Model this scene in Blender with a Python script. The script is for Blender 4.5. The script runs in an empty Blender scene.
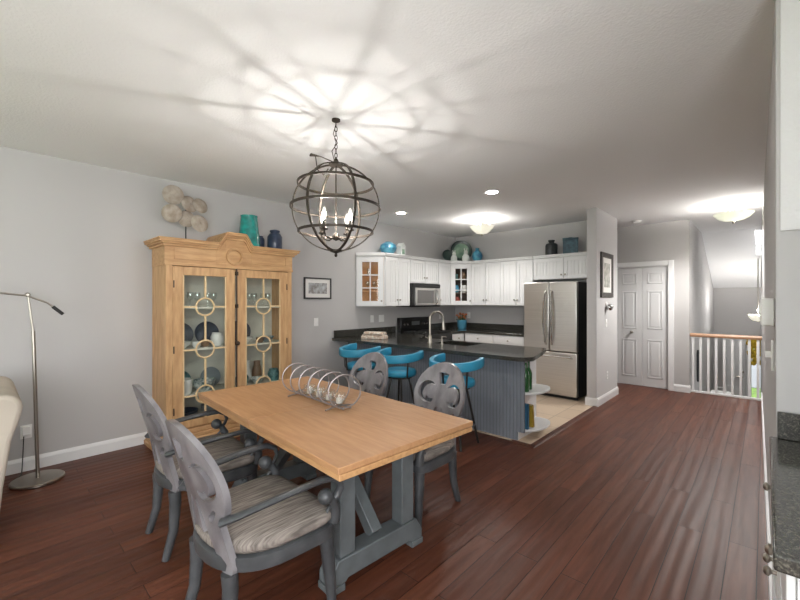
import bpy, bmesh, math, random
from mathutils import Vector, Matrix
PI = math.pi
R = random.Random(7)
SC = bpy.context.scene
COL = SC.collection

# ------------------------------------------------------------------ materials
def lin(c):
    return tuple(((v/255)/12.92 if v/255 <= .04045 else ((v/255+.055)/1.055)**2.4) for v in c) + (1,)

def nd(nt, t, **kw):
    n = nt.nodes.new(t)
    for k, v in kw.items():
        if k in n.inputs: n.inputs[k].default_value = v
        else: setattr(n, k, v)
    return n

def mat(name, rgb, rough=.5, metal=0, spec=.5, noise=0, nscale=8, nstretch=(1, 1, 1), bump=0, bscale=60, rgb2=None, coat=0, alpha=None, trans=0, emis=None, es=0):
    m = bpy.data.materials.new(name); m.use_nodes = True
    nt = m.node_tree; b = nt.nodes['Principled BSDF']
    b.inputs['Base Color'].default_value = lin(rgb)
    b.inputs['Roughness'].default_value = rough
    b.inputs['Metallic'].default_value = metal
    b.inputs['Specular IOR Level'].default_value = spec
    b.inputs['Coat Weight'].default_value = coat
    b.inputs['Transmission Weight'].default_value = trans
    if emis:
        b.inputs['Emission Color'].default_value = lin(emis)
        b.inputs['Emission Strength'].default_value = es
    if noise or bump:
        tc = nd(nt, 'ShaderNodeTexCoord')
        mp = nd(nt, 'ShaderNodeMapping'); mp.inputs['Scale'].default_value = nstretch
        nt.links.new(tc.outputs['Object'], mp.inputs['Vector'])
    if noise:
        n = nd(nt, 'ShaderNodeTexNoise', Scale=nscale, Detail=5.0)
        nt.links.new(mp.outputs['Vector'], n.inputs['Vector'])
        rp = nd(nt, 'ShaderNodeValToRGB')
        rp.color_ramp.elements[0].position = .35; rp.color_ramp.elements[1].position = .65
        c2 = rgb2 or tuple(max(0, v*(1-noise)) for v in rgb)
        rp.color_ramp.elements[0].color = lin(c2); rp.color_ramp.elements[1].color = lin(rgb)
        nt.links.new(n.outputs['Fac'], rp.inputs['Fac']); nt.links.new(rp.outputs['Color'], b.inputs['Base Color'])
    if bump:
        n2 = nd(nt, 'ShaderNodeTexNoise', Scale=bscale, Detail=3.0)
        nt.links.new(mp.outputs['Vector'], n2.inputs['Vector'])
        bp = nd(nt, 'ShaderNodeBump', Strength=bump, Distance=.01)
        nt.links.new(n2.outputs['Fac'], bp.inputs['Height']); nt.links.new(bp.outputs['Normal'], b.inputs['Normal'])
    return m

def glass_mat(name, rgb=(255, 255, 255), tint=.12, rough=.02, thin=False):
    m = bpy.data.materials.new(name); m.use_nodes = True
    nt = m.node_tree; nt.nodes.remove(nt.nodes['Principled BSDF'])
    out = nt.nodes['Material Output']
    tr = nd(nt, 'ShaderNodeBsdfTransparent'); tr.inputs[0].default_value = lin(rgb)
    gl = nd(nt, 'ShaderNodeBsdfGlossy'); gl.inputs['Roughness'].default_value = rough
    fr = nd(nt, 'ShaderNodeFresnel', IOR=1.45)
    ad = nd(nt, 'ShaderNodeMath', operation='ADD'); ad.inputs[1].default_value = tint
    mx = nd(nt, 'ShaderNodeMixShader')
    if thin: mx.inputs[0].default_value = tint
    else:
        # reflect at the outer face only (no total reflection inside a thin pane)
        ge = nd(nt, 'ShaderNodeNewGeometry'); iv = nd(nt, 'ShaderNodeMath', operation='SUBTRACT'); iv.inputs[0].default_value = 1
        pm = nd(nt, 'ShaderNodeMath', operation='MULTIPLY')
        nt.links.new(ge.outputs['Backfacing'], iv.inputs[1]); nt.links.new(fr.outputs[0], ad.inputs[0])
        nt.links.new(ad.outputs[0], pm.inputs[0]); nt.links.new(iv.outputs[0], pm.inputs[1]); nt.links.new(pm.outputs[0], mx.inputs[0])
    nt.links.new(tr.outputs[0], mx.inputs[1]); nt.links.new(gl.outputs[0], mx.inputs[2])
    nt.links.new(mx.outputs[0], out.inputs['Surface'])
    return m

def emit_mat(name, rgb, s):
    m = bpy.data.materials.new(name); m.use_nodes = True
    nt = m.node_tree; nt.nodes.remove(nt.nodes['Principled BSDF'])
    e = nd(nt, 'ShaderNodeEmission'); e.inputs[0].default_value = lin(rgb); e.inputs[1].default_value = s
    nt.links.new(e.outputs[0], nt.nodes['Material Output'].inputs['Surface'])
    return m

def wood_floor():
    m = bpy.data.materials.new('hand_scraped_cherry_planks'); m.use_nodes = True
    nt = m.node_tree; b = nt.nodes['Principled BSDF']; L = nt.links.new
    tc = nd(nt, 'ShaderNodeTexCoord')
    rot = nd(nt, 'ShaderNodeMapping'); rot.inputs['Rotation'].default_value = (0, 0, PI/2)
    L(tc.outputs['Object'], rot.inputs['Vector'])
    br = nd(nt, 'ShaderNodeTexBrick', Scale=1.0)
    br.offset = .37; br.offset_frequency = 2
    br.inputs['Brick Width'].default_value = 1.55; br.inputs['Row Height'].default_value = .128
    br.inputs['Mortar Size'].default_value = .0022; br.inputs['Mortar Smooth'].default_value = .3; br.inputs['Bias'].default_value = 0
    br.inputs['Color1'].default_value = (0, 0, 0, 1); br.inputs['Color2'].default_value = (1, 1, 1, 1)
    br.inputs['Mortar'].default_value = (.5, .5, .5, 1)
    L(rot.outputs['Vector'], br.inputs['Vector'])
    rp = nd(nt, 'ShaderNodeValToRGB')
    rp.color_ramp.elements[0].color = lin(FLOOR_A); rp.color_ramp.elements[1].color = lin(FLOOR_B)
    L(br.outputs['Color'], rp.inputs['Fac'])
    # grain stretched along the planks
    mp = nd(nt, 'ShaderNodeMapping'); mp.inputs['Scale'].default_value = (22, 1.6, 1)
    L(tc.outputs['Object'], mp.inputs['Vector'])
    gn = nd(nt, 'ShaderNodeTexNoise', Scale=1.5, Detail=6.0, Distortion=.6)
    L(mp.outputs['Vector'], gn.inputs['Vector'])
    gr = nd(nt, 'ShaderNodeMapRange'); gr.inputs['From Min'].default_value = .3; gr.inputs['From Max'].default_value = .7
    gr.inputs['To Min'].default_value = .72; gr.inputs['To Max'].default_value = 1.18
    L(gn.outputs['Fac'], gr.inputs['Value'])
    mul = nd(nt, 'ShaderNodeMix', data_type='RGBA', blend_type='MULTIPLY'); mul.inputs['Factor'].default_value = 1
    L(rp.outputs['Color'], mul.inputs['A']); L(gr.outputs['Result'], mul.inputs['B'])
    mo = nd(nt, 'ShaderNodeMix', data_type='RGBA'); mo.inputs['B'].default_value = lin((34, 16, 12))
    L(br.outputs['Fac'], mo.inputs['Factor']); L(mul.outputs['Result'], mo.inputs['A'])
    L(mo.outputs['Result'], b.inputs['Base Color'])
    # hand scraping: wavy ripples running along each plank
    sep = nd(nt, 'ShaderNodeVectorMath', operation='MULTIPLY'); sep.inputs[1].default_value = (7, 1.1, 1)
    L(tc.outputs['Object'], sep.inputs[0])
    off = nd(nt, 'ShaderNodeMix', data_type='RGBA', blend_type='ADD'); off.inputs['Factor'].default_value = 1
    wv = nd(nt, 'ShaderNodeTexWave', Scale=.55, Distortion=7.0, Detail=1.5)
    wv.bands_direction = 'X'; wv.inputs['Detail Scale'].default_value = .7
    bs = nd(nt, 'ShaderNodeMapRange'); bs.inputs['To Max'].default_value = 5
    L(br.outputs['Color'], bs.inputs['Value'])
    cmb = nd(nt, 'ShaderNodeVectorMath', operation='ADD')
    L(sep.outputs[0], cmb.inputs[0]); L(bs.outputs['Result'], cmb.inputs[1])
    L(cmb.outputs[0], wv.inputs['Vector'])
    b1 = nd(nt, 'ShaderNodeBump', Strength=.28, Distance=.006); L(wv.outputs['Fac'], b1.inputs['Height'])
    inv = nd(nt, 'ShaderNodeMath', operation='SUBTRACT'); inv.inputs[0].default_value = 1; L(br.outputs['Fac'], inv.inputs[1])
    b2 = nd(nt, 'ShaderNodeBump', Strength=.5, Distance=.003); L(inv.outputs[0], b2.inputs['Height']); L(b1.outputs['Normal'], b2.inputs['Normal'])
    L(b2.outputs['Normal'], b.inputs['Normal'])
    b.inputs['Roughness'].default_value = .44; b.inputs['Specular IOR Level'].default_value = .3
    return m

def tile_mat():
    m = bpy.data.materials.new('beige_floor_tile'); m.use_nodes = True
    nt = m.node_tree; b = nt.nodes['Principled BSDF']; L = nt.links.new
    tc = nd(nt, 'ShaderNodeTexCoord')
    br = nd(nt, 'ShaderNodeTexBrick', Scale=1.0); br.offset = 0
    br.inputs['Brick Width'].default_value = .45; br.inputs['Row Height'].default_value = .45
    br.inputs['Mortar Size'].default_value = .006
    br.inputs['Color1'].default_value = lin((214, 193, 170)); br.inputs['Color2'].default_value = lin((204, 182, 158)); br.inputs['Mortar'].default_value = lin((176, 156, 136))
    L(tc.outputs['Object'], br.inputs['Vector']); L(br.outputs['Color'], b.inputs['Base Color'])
    b.inputs['Roughness'].default_value = .35
    return m

def granite(name, base, fleck, flk2):
    m = bpy.data.materials.new(name); m.use_nodes = True
    nt = m.node_tree; b = nt.nodes['Principled BSDF']; L = nt.links.new
    tc = nd(nt, 'ShaderNodeTexCoord')
    vo = nd(nt, 'ShaderNodeTexVoronoi', Scale=260.0); L(tc.outputs['Object'], vo.inputs['Vector'])
    no = nd(nt, 'ShaderNodeTexNoise', Scale=110.0, Detail=4.0); L(tc.outputs['Object'], no.inputs['Vector'])
    rp = nd(nt, 'ShaderNodeValToRGB'); e = rp.color_ramp.elements
    e[0].position = .4; e[0].color = lin(base); e[1].position = .72; e[1].color = lin(flk2)
    x = rp.color_ramp.elements.new(.58); x.color = lin(fleck)
    mx = nd(nt, 'ShaderNodeMath', operation='MULTIPLY_ADD'); mx.inputs[1].default_value = .35
    sp = nd(nt, 'ShaderNodeSeparateColor'); L(vo.outputs['Color'], sp.inputs[0])
    L(sp.outputs[0], mx.inputs[0])
    ml = nd(nt, 'ShaderNodeMath', operation='MULTIPLY'); ml.inputs[1].default_value = .65; L(no.outputs['Fac'], ml.inputs[0])
    L(ml.outputs[0], mx.inputs[2]); L(mx.outputs[0], rp.inputs['Fac']); L(rp.outputs['Color'], b.inputs['Base Color'])
    b.inputs['Roughness'].default_value = .12; b.inputs['Specular IOR Level'].default_value = .6
    return m

def ramped_wave(name, c1, c2, scale, axis, rough, dist=2, bump=.2, stretch=(1, 1, 1), pos=(.3, .7)):
    m = bpy.data.materials.new(name); m.use_nodes = True
    nt = m.node_tree; b = nt.nodes['Principled BSDF']; L = nt.links.new
    tc = nd(nt, 'ShaderNodeTexCoord'); mp = nd(nt, 'ShaderNodeMapping'); mp.inputs['Scale'].default_value = stretch
    L(tc.outputs['Object'], mp.inputs['Vector'])
    wv = nd(nt, 'ShaderNodeTexWave', Scale=scale, Distortion=float(dist), Detail=3.0); wv.bands_direction = axis
    wv.inputs['Detail Scale'].default_value = 1.5
    L(mp.outputs['Vector'], wv.inputs['Vector'])
    rp = nd(nt, 'ShaderNodeValToRGB'); rp.color_ramp.elements[0].color = lin(c1); rp.color_ramp.elements[1].color = lin(c2)
    rp.color_ramp.elements[0].position = pos[0]; rp.color_ramp.elements[1].position = pos[1]
    L(wv.outputs['Fac'], rp.inputs['Fac']); L(rp.outputs['Color'], b.inputs['Base Color'])
    if bump:
        bp = nd(nt, 'ShaderNodeBump', Strength=bump, Distance=.004); L(wv.outputs['Fac'], bp.inputs['Height']); L(bp.outputs['Normal'], b.inputs['Normal'])
    b.inputs['Roughness'].default_value = rough
    return m

FLOOR_A = (86, 47, 32); FLOOR_B = (106, 62, 44)
M = {}
M['wall'] = mat('warm_grey_wall_paint', (190, 188, 187), .85, bump=.04, bscale=120)
M['ceil'] = mat('white_textured_ceiling_paint', (238, 238, 239), .9, bump=.32, bscale=70)
M['wallL'] = mat('light_grey_wall_paint', (198, 197, 197), .85, bump=.04, bscale=120)
M['white'] = mat('white_semi_gloss_paint', (230, 230, 230), .35)
M['door'] = mat('white_door_paint', (216, 216, 216), .4)
M['floor'] = wood_floor()
M['tile'] = tile_mat()
M['reducer'] = mat('dark_cherry_reducer_wood', (96, 54, 38), .55, noise=.3, nscale=20)
M['top'] = mat('pale_oak_table_top', (193, 147, 105), .42, noise=1, rgb2=(181, 134, 93), nscale=5, nstretch=(1, 9, 9), bump=.03, bscale=30)
M['topedge'] = mat('oak_table_edge', (205, 160, 112), .45, noise=1, rgb2=(184, 138, 93), nscale=6, nstretch=(1, 9, 9))
M['tgrey'] = mat('grey_painted_trestle_wood', (106, 112, 114), .5, noise=.12, nscale=9)
M['cgrey'] = mat('weathered_grey_chair_wood', (134, 131, 133), .3, noise=1, rgb2=(104, 101, 104), nscale=6, nstretch=(2, 2, 1), coat=.2)
M['cdark'] = mat('dark_weathered_chair_wood', (80, 82, 84), .38, noise=1, rgb2=(58, 60, 62), nscale=9)
M['fabric'] = mat('streaked_grey_seat_fabric', (148, 139, 131), .95, noise=1, rgb2=(98, 90, 84), nscale=62, nstretch=(2.4, .13, .3), bump=.3, bscale=60)
M['hutch'] = mat('honey_pine_wood', (210, 170, 124), .5, noise=1, rgb2=(188, 146, 102), nscale=5, nstretch=(6, 6, 1))
M['hutchH'] = mat('honey_pine_molding_wood', (208, 168, 122), .5, noise=1, rgb2=(186, 144, 100), nscale=5, nstretch=(6, 1, 6))
M['lattice'] = mat('pale_pine_lattice', (222, 194, 150), .5)
M['hutchIn'] = mat('pale_sage_beadboard', (214, 212, 200), .8, noise=.06, nscale=6)
M['shelfw'] = mat('cream_shelf_paint', (222, 218, 206), .6)
M['glass'] = glass_mat('clear_window_glass', tint=.02)
M['cabglass'] = glass_mat('hutch_door_glass', (252, 254, 253), tint=.02)
M['goblet'] = glass_mat('clear_drinking_glass', (250, 252, 252), tint=.09, thin=True)
M['iron'] = mat('dark_bronze_iron', (72, 64, 56), .45, metal=.7, noise=.3, nscale=30)
M['ringmetal'] = mat('pewter_grey_metal', (150, 142, 140), .4, metal=.6)
M['rodiron'] = mat('aged_iron_bolt', (70, 58, 50), .5, metal=.6)
M['nickel'] = mat('brushed_nickel', (172, 166, 156), .3, metal=1)
M['chrome'] = mat('polished_chrome', (210, 210, 210), .12, metal=1)
M['steel'] = mat('stainless_steel', (214, 211, 207), .3, metal=1, noise=1, rgb2=(202, 199, 195), nscale=2, nstretch=(.6, .6, 60))
M['steel2'] = mat('stainless_steel_handle', (205, 203, 200), .2, metal=1)
M['fside'] = mat('black_fridge_side', (42, 42, 43), .5)
M['black'] = mat('gloss_black', (22, 22, 23), .15)
M['matblack'] = mat('matte_black', (28, 28, 28), .55)
M['granite'] = granite('black_granite', (40, 40, 38), (58, 57, 52), (96, 92, 82))
M['granite2'] = granite('speckled_granite', (58, 58, 55), (76, 75, 70), (110, 107, 98))
M['peninsula'] = ramped_wave('blue_grey_beadboard', (104, 110, 118), (130, 136, 144), 8, 'X', .45, dist=.0, bump=.5, pos=(.02, .12))
M['turq'] = mat('turquoise_vinyl', (52, 150, 186), .4)
M['stoolmetal'] = mat('dark_stool_metal', (74, 72, 70), .35, metal=.8)
M['sofa'] = mat('cream_linen', (192, 182, 168), .95, noise=.05, nscale=5, bump=.1, bscale=200)
M['teal'] = mat('crackled_teal_glass', (22, 160, 150), .2, noise=1, rgb2=(10, 110, 108), nscale=14, coat=.5)
M['navy'] = mat('navy_ceramic', (62, 74, 98), .3, noise=.3, nscale=12)
M['stone'] = mat('carved_driftwood_disc', (182, 172, 160), .85, noise=1, rgb2=(150, 138, 124), nscale=14, bump=.12, bscale=50)
M['bluevase'] = mat('mottled_blue_ceramic', (96, 170, 190), .3, noise=1, rgb2=(48, 112, 150), nscale=14)
M['greenplate'] = mat('sage_green_glaze', (150, 176, 152), .25, noise=1, rgb2=(104, 136, 118), nscale=9)
M['platerim'] = mat('dark_green_rim_glaze', (44, 62, 58), .3)
M['figur'] = mat('white_glazed_ceramic', (222, 226, 222), .3)
M['darkjar'] = mat('charcoal_ceramic', (52, 56, 60), .5, noise=.3, nscale=20, bump=.3, bscale=60)
M['tealbox'] = mat('teal_patina_metal', (62, 96, 108), .45, noise=1, rgb2=(36, 60, 72), nscale=24, bump=.3, bscale=50)
M['greybowl'] = mat('grey_ceramic', (128, 136, 140), .4)
M['navyplate'] = mat('dark_slate_plate_glaze', (62, 72, 88), .3, noise=.25, nscale=12)
M['dish'] = mat('white_dish_ceramic', (224, 224, 220), .25)
M['tealdish'] = mat('teal_patterned_ceramic', (112, 158, 158), .3, noise=1, rgb2=(52, 96, 100), nscale=30)
M['floral'] = mat('floral_white_ceramic', (226, 228, 224), .3, noise=1, rgb2=(58, 92, 94), nscale=26)
M['brown'] = mat('brown_stoneware', (130, 104, 80), .4)
M['litwood'] = mat('lit_toned_cabinet_interior_wood', (238, 184, 128), .6, noise=.1, nscale=6)  # orange light inside the angled glass cabinet is put into this wood colour
M['darkin'] = mat('shade_toned_cabinet_interior_wood', (120, 104, 92), .7)  # darker copy of the interior wood, shade inside the corner cabinet in its colour
M['red'] = mat('rust_red_ceramic', (150, 62, 48), .4)
M['orange'] = mat('orange_petals', (206, 128, 88), .8)
M['leaf'] = mat('green_leaf', (70, 100, 58), .7)
M['bluepot'] = mat('turquoise_pot_glaze', (90, 160, 190), .3)
M['bottle'] = mat('green_bottle_glass', (34, 92, 44), .12, coat=.5)
M['bookblue'] = mat('blue_book_cover', (56, 108, 140), .5)
M['bookyel'] = mat('yellow_book_cover', (176, 146, 52), .5)
M['bookpage'] = mat('book_pages', (226, 220, 204), .8)
M['candle'] = mat('white_candle_wax', (242, 240, 234), .5)
M['votive'] = glass_mat('votive_glass', (253, 254, 254), tint=.16, thin=True)
M['frame'] = mat('black_picture_frame', (38, 36, 35), .4)
M['frame2'] = mat('grey_brown_picture_frame', (84, 80, 76), .5, noise=.3, nscale=40)
M['matte'] = mat('white_picture_mat', (232, 230, 226), .8)
M['art1'] = mat('small_landscape_print', (196, 200, 202), .7, noise=1, rgb2=(128, 120, 116), nscale=16)
M['art2'] = mat('soft_grey_botanical_print', (206, 204, 198), .7, noise=1, rgb2=(148, 152, 140), nscale=14)
M['rail'] = mat('oak_handrail', (190, 148, 116), .4, noise=.15, nscale=10, nstretch=(1, 8, 8))
M['plastic'] = mat('white_plastic', (238, 238, 236), .4)
M['slot'] = mat('dark_slot', (60, 58, 56), .6)
M['paper'] = mat('cream_striped_towel', (236, 230, 218), .9, noise=1, rgb2=(206, 178, 158), nscale=30, nstretch=(1, 1, 1))
M['filament'] = emit_mat('lit_filament', (255, 251, 245), 2900)
def glow_glass(name, rgb, e):
    m = emit_mat(name, rgb, e); nt = m.node_tree
    tr = nd(nt, 'ShaderNodeBsdfTransparent'); ad = nd(nt, 'ShaderNodeAddShader')
    tr.inputs[0].default_value = (.9, .9, .9, 1)
    nt.links.new(nt.nodes['Emission'].outputs[0], ad.inputs[0]); nt.links.new(tr.outputs[0], ad.inputs[1])
    nt.links.new(ad.outputs[0], nt.nodes['Material Output'].inputs['Surface']); return m
M['bulb'] = glow_glass('lit_candle_bulb_glass', (255, 246, 230), 1.2)
M['fixbulb'] = emit_mat('lit_fixture_bulb', (255, 250, 244), 620)
M['can'] = emit_mat('lit_recessed_lens', (255, 250, 244), 170)
M['alab'] = mat('frosted_glass_bowl', (246, 246, 236), .4, emis=(255, 250, 226), es=.55)
M['alab2'] = mat('alabaster_glass_bowl', (240, 242, 224), .4, emis=(246, 250, 220), es=.5)
M['grass'] = mat('lawn_grass', (150, 190, 90), .9, noise=.25, nscale=3)
M['asphalt'] = mat('grey_driveway', (176, 178, 180), .9)
M['yellow'] = mat('yellow_leaf_decor', (226, 190, 50), .7, noise=.25, nscale=30)
M['bag'] = mat('white_canvas', (232, 232, 230), .9)

# ------------------------------------------------------------------ geometry
class G:
    def __init__(s): s.bm = bmesh.new()
    def _add(s, vs, fs):
        bv = [s.bm.verts.new(v) for v in vs]
        for f in fs:
            try: s.bm.faces.new([bv[i] for i in f])
            except ValueError: pass
        return bv
    def box(s, x0, x1, y0, y1, z0, z1, mtx=None):
        vs = [Vector((x, y, z)) for z in (z0, z1) for y in (y0, y1) for x in (x0, x1)]
        if mtx: vs = [mtx @ v for v in vs]
        s._add(vs, [(0, 2, 3, 1), (4, 5, 7, 6), (0, 1, 5, 4), (2, 6, 7, 3), (0, 4, 6, 2), (1, 3, 7, 5)]); return s
    def bar(s, p0, p1, w, h, up=(0, 0, 1)):
        p0 = Vector(p0); p1 = Vector(p1); d = (p1-p0).normalized(); u = Vector(up)
        sd = d.cross(u)
        if sd.length < 1e-5: sd = d.cross(Vector((1, 0, 0)))
        sd.normalize(); u = sd.cross(d)
        vs = []
        for p in (p0, p1):
            for a, b in ((-1, -1), (1, -1), (1, 1), (-1, 1)): vs.append(p+sd*a*w/2+u*b*h/2)
        s._add(vs, [(3, 2, 1, 0), (4, 5, 6, 7), (0, 1, 5, 4), (1, 2, 6, 5), (2, 3, 7, 6), (3, 0, 4, 7)]); return s
    def tube(s, pts, r, seg=8, closed=False, flat=1.0, up=(0, 0, 1)):
        pts = [Vector(p) for p in pts]; n = len(pts); rings = []
        rs = r if isinstance(r, (list, tuple)) else [r]*n
        prev = None
        for i, p in enumerate(pts):
            a = pts[(i-1) % n] if (closed or i > 0) else p
            b = pts[(i+1) % n] if (closed or i < n-1) else p
            d = (b-a).normalized()
            if prev is None:
                u = Vector(up)
                if abs(d.dot(u)) > .95: u = Vector((1, 0, 0)) if abs(d.x) < .9 else Vector((0, 1, 0))
            else: u = prev
            sd = d.cross(u); sd.normalize(); u = sd.cross(d); prev = u
            rings.append([s.bm.verts.new(p + (sd*math.cos(2*PI*k/seg) + u*math.sin(2*PI*k/seg)*flat)*rs[i]) for k in range(seg)])
        m = n if closed else n-1
        for i in range(m):
            A = rings[i]; B = rings[(i+1) % n]
            for k in range(seg):
                try: s.bm.faces.new((A[k], A[(k+1) % seg], B[(k+1) % seg], B[k]))
                except ValueError: pass
        if not closed:
            s.bm.faces.new(rings[0][::-1]); s.bm.faces.new(rings[-1])
        return s
    def lathe(s, prof, c=(0, 0, 0), seg=24, mtx=None, ang=2*PI):
        c = Vector(c); rings = []
        full = abs(ang-2*PI) < 1e-6
        for (r, z) in prof:
            if r < 1e-6: rings.append([s.bm.verts.new((mtx @ Vector((0, 0, z)) if mtx else Vector((0, 0, z)))+c)])
            else:
                ring = []
                for k in range(seg if full else seg+1):
                    v = Vector((r*math.cos(ang*k/seg), r*math.sin(ang*k/seg), z))
                    if mtx: v = mtx @ v
                    ring.append(s.bm.verts.new(v+c))
                rings.append(ring)
        for A, B in zip(rings, rings[1:]):
            n = max(len(A), len(B))
            if n == 1: continue
            for k in range(n if full else n-1):
                k2 = (k+1) % n
                f = [A[k % len(A)] if len(A) > 1 else A[0]]
                if len(A) > 1: f.append(A[k2])
                if len(B) > 1: f += [B[k2], B[k]]
                else: f.append(B[0])
                try: s.bm.faces.new(f)
                except ValueError: pass
        return s
    def sphere(s, c, r, seg=16, sc=(1, 1, 1)):
        n = seg//2
        return s.lathe([(r*math.sin(PI*i/n)*1.0, -r*math.cos(PI*i/n)) for i in range(n+1)], c, seg, Matrix.Diagonal(Vector(sc)).to_3x3())
    def prism(s, poly, plane, a0, a1, mtx=None):
        # poly in 2-D; plane 'xy' extrudes along z, 'yz' along x, 'xz' along y
        f = {'xy': lambda p, a: (p[0], p[1], a), 'yz': lambda p, a: (a, p[0], p[1]), 'xz': lambda p, a: (p[0], a, p[1])}[plane]
        A = [Vector(f(p, a0)) for p in poly]; B = [Vector(f(p, a1)) for p in poly]
        if mtx: A = [mtx @ v for v in A]; B = [mtx @ v for v in B]
        A = [s.bm.verts.new(v) for v in A]; B = [s.bm.verts.new(v) for v in B]; n = len(poly)
        s.bm.faces.new(A); s.bm.faces.new(B[::-1])
        for i in range(n): s.bm.faces.new((A[i], B[i], B[(i+1) % n], A[(i+1) % n]))
        return s
    def strip(s, lower, upper, a0, a1):
        # band between two polylines of (y, z), extruded along x
        n = len(lower)
        for i in range(n-1):
            s.prism([lower[i], lower[i+1], upper[i+1], upper[i]], 'yz', a0, a1)
        return s
    def loft(s, loops, cap=True):
        rings = [[s.bm.verts.new(p) for p in l] for l in loops]
        n = len(loops[0])
        for A, B in zip(rings, rings[1:]):
            for k in range(n): s.bm.faces.new((A[k], A[(k+1) % n], B[(k+1) % n], B[k]))
        if cap: s.bm.faces.new(rings[0][::-1]); s.bm.faces.new(rings[-1])
        return s
    def sheet(s, sdf, x0, x1, z0, z1, n, th, warp):
        # a plate cut out of the x-z plane where sdf < 0, thickness th along y, bent by warp
        m = max(2, int(n*(z1-z0)/(x1-x0))); dx = (x1-x0)/n; dz = (z1-z0)/m
        P = {}
        val = [[sdf(x0+i*dx, z0+j*dz) for j in range(m+1)] for i in range(n+1)]
        fv = {}; bv = {}
        def V(x, z):
            k = (round(x, 5), round(z, 5))
            if k not in fv:
                fv[k] = s.bm.verts.new(warp(x, -th/2, z)); bv[k] = s.bm.verts.new(warp(x, th/2, z))
            return k
        edges = {}
        for i in range(n):
            for j in range(m):
                c = [(i, j), (i+1, j), (i+1, j+1), (i, j+1)]
                if all(val[a][b] >= 0 for a, b in c): continue
                poly = []
                for q in range(4):
                    a, b = c[q]; a2, b2 = c[(q+1) % 4]
                    va, vb = val[a][b], val[a2][b2]
                    pa = (x0+a*dx, z0+b*dz); pb = (x0+a2*dx, z0+b2*dz)
                    if va < 0: poly.append(pa)
                    if (va < 0) != (vb < 0):
                        t = min(.97, max(.03, va/(va-vb))); poly.append((pa[0]+(pb[0]-pa[0])*t, pa[1]+(pb[1]-pa[1])*t))
                ks = [V(*p) for p in poly]
                ks = [k for q, k in enumerate(ks) if k != ks[q-1]]
                if len(ks) < 3: continue
                try:
                    s.bm.faces.new([fv[k] for k in ks]); s.bm.faces.new([bv[k] for k in ks[::-1]])
                except ValueError: continue
                for q in range(len(ks)): edges[(ks[q], ks[(q+1) % len(ks)])] = 1
        for (a, b) in edges:
            if (b, a) not in edges:
                try: s.bm.faces.new((fv[b], fv[a], bv[a], bv[b]))
                except ValueError: pass
        return s

def obj(name, g, m, parent=None, bevel=0, smooth=35, seg=2, loc=None, rot=None):
    bmesh.ops.recalc_face_normals(g.bm, faces=g.bm.faces[:])
    me = bpy.data.meshes.new(name); g.bm.to_mesh(me); g.bm.free()
    me.materials.append(m)
    if smooth:
        me.shade_smooth(); me.set_sharp_from_angle(angle=math.radians(smooth))
    o = bpy.data.objects.new(name, me); COL.objects.link(o)
    if parent: o.parent = parent
    if loc: o.location = loc
    if rot: o.rotation_euler = rot
    if bevel:
        b = o.modifiers.new('bevel', 'BEVEL'); b.width = bevel; b.segments = seg; b.limit_method = 'ANGLE'; b.angle_limit = math.radians(40)
    return o

def tag(o, label, cat, group=None):
    o['label'] = label; o['category'] = cat
    if group: o['group'] = group
    return o
def thing(name, label, cat, loc=(0, 0, 0), rotz=0, group=None):
    o = bpy.data.objects.new(name, None); COL.objects.link(o)
    o.location = loc; o.rotation_euler = (0, 0, rotz); o.empty_display_size = .1
    return tag(o, label, cat, group)
def struct(name, g, m, bevel=0, smooth=0, parent=None):
    o = obj(name, g, m, parent, bevel, smooth)
    if not parent: o['kind'] = 'structure'
    return o
def copy_tree(o, parent=None):
    c = o.copy(); COL.objects.link(c)
    if parent: c.parent = parent
    for ch in list(o.children): copy_tree(ch, c)
    return c
def dup(o, label, loc=None, rotz=None, group=None):
    c = copy_tree(o); c['label'] = label
    if loc: c.location = loc
    if rotz is not None: c.rotation_euler = (0, 0, rotz)
    if group: c['group'] = group
    return c
def arc(c, r, a0, a1, n, plane='xy', k=0):
    out = []
    for i in range(n+1):
        a = math.radians(a0+(a1-a0)*i/n); u, v = c[0]+r*math.cos(a), c[1]+r*math.sin(a)
        out.append((u, v, k) if plane == 'xy' else ((u, k, v) if plane == 'xz' else (k, u, v)))
    return out

# ------------------------------------------------------------------ the setting
H = 2.74
def wx(y): return 4.697-.011*y            # the long wall on the right runs a little off square
struct('floor', G().box(-.1, 5.5, -3.6, 7.8, -.12, 0), M['floor'])
struct('floor_tile', G().box(0, 2.92, 3.78, 6.64, .0005, .006), M['tile'])
struct('trim_1', G().prism([(2.915, 0), (2.975, 0), (2.965, .008), (2.94, .014), (2.915, .014)], 'xz', 3.74, 5.77)
       .prism([(3.725, 0), (3.785, 0), (3.785, .014), (3.76, .014), (3.735, .008)], 'yz', 2.72, 2.97), M['reducer'])
struct('ceiling', G().box(-.1, 5.5, -3.6, 9.3, H, H+.1), M['ceil'])
struct('wall_left', G().box(-.12, 0, -3.6, 7.75, 0, H), M['wall'])
struct('wall_kitchen', G().box(0, 2.82, 6.64, 6.81, 0, H), M['wall'])
struct('wall_partition', G().box(2.82, 2.95, 5.77, 6.81, 0, H), M['wallL'], bevel=.012)
struct('wall_closet', G().box(0, 2.72, 7.65, 7.75, 0, H).box(2.72, 3.49, 7.65, 7.75, 2.035, H).box(3.49, 3.76, 7.65, 7.75, 0, H), M['wall'])
struct('wall_closet_back', G().box(2.6, 3.65, 8.2, 8.25, 0, H), M['wall'])
struct('wall_stair_left', G().box(3.66, 3.76, 7.75, 11.8, -1.5, H), M['wallL'])
YS = 2.18; SX = 4.60
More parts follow.
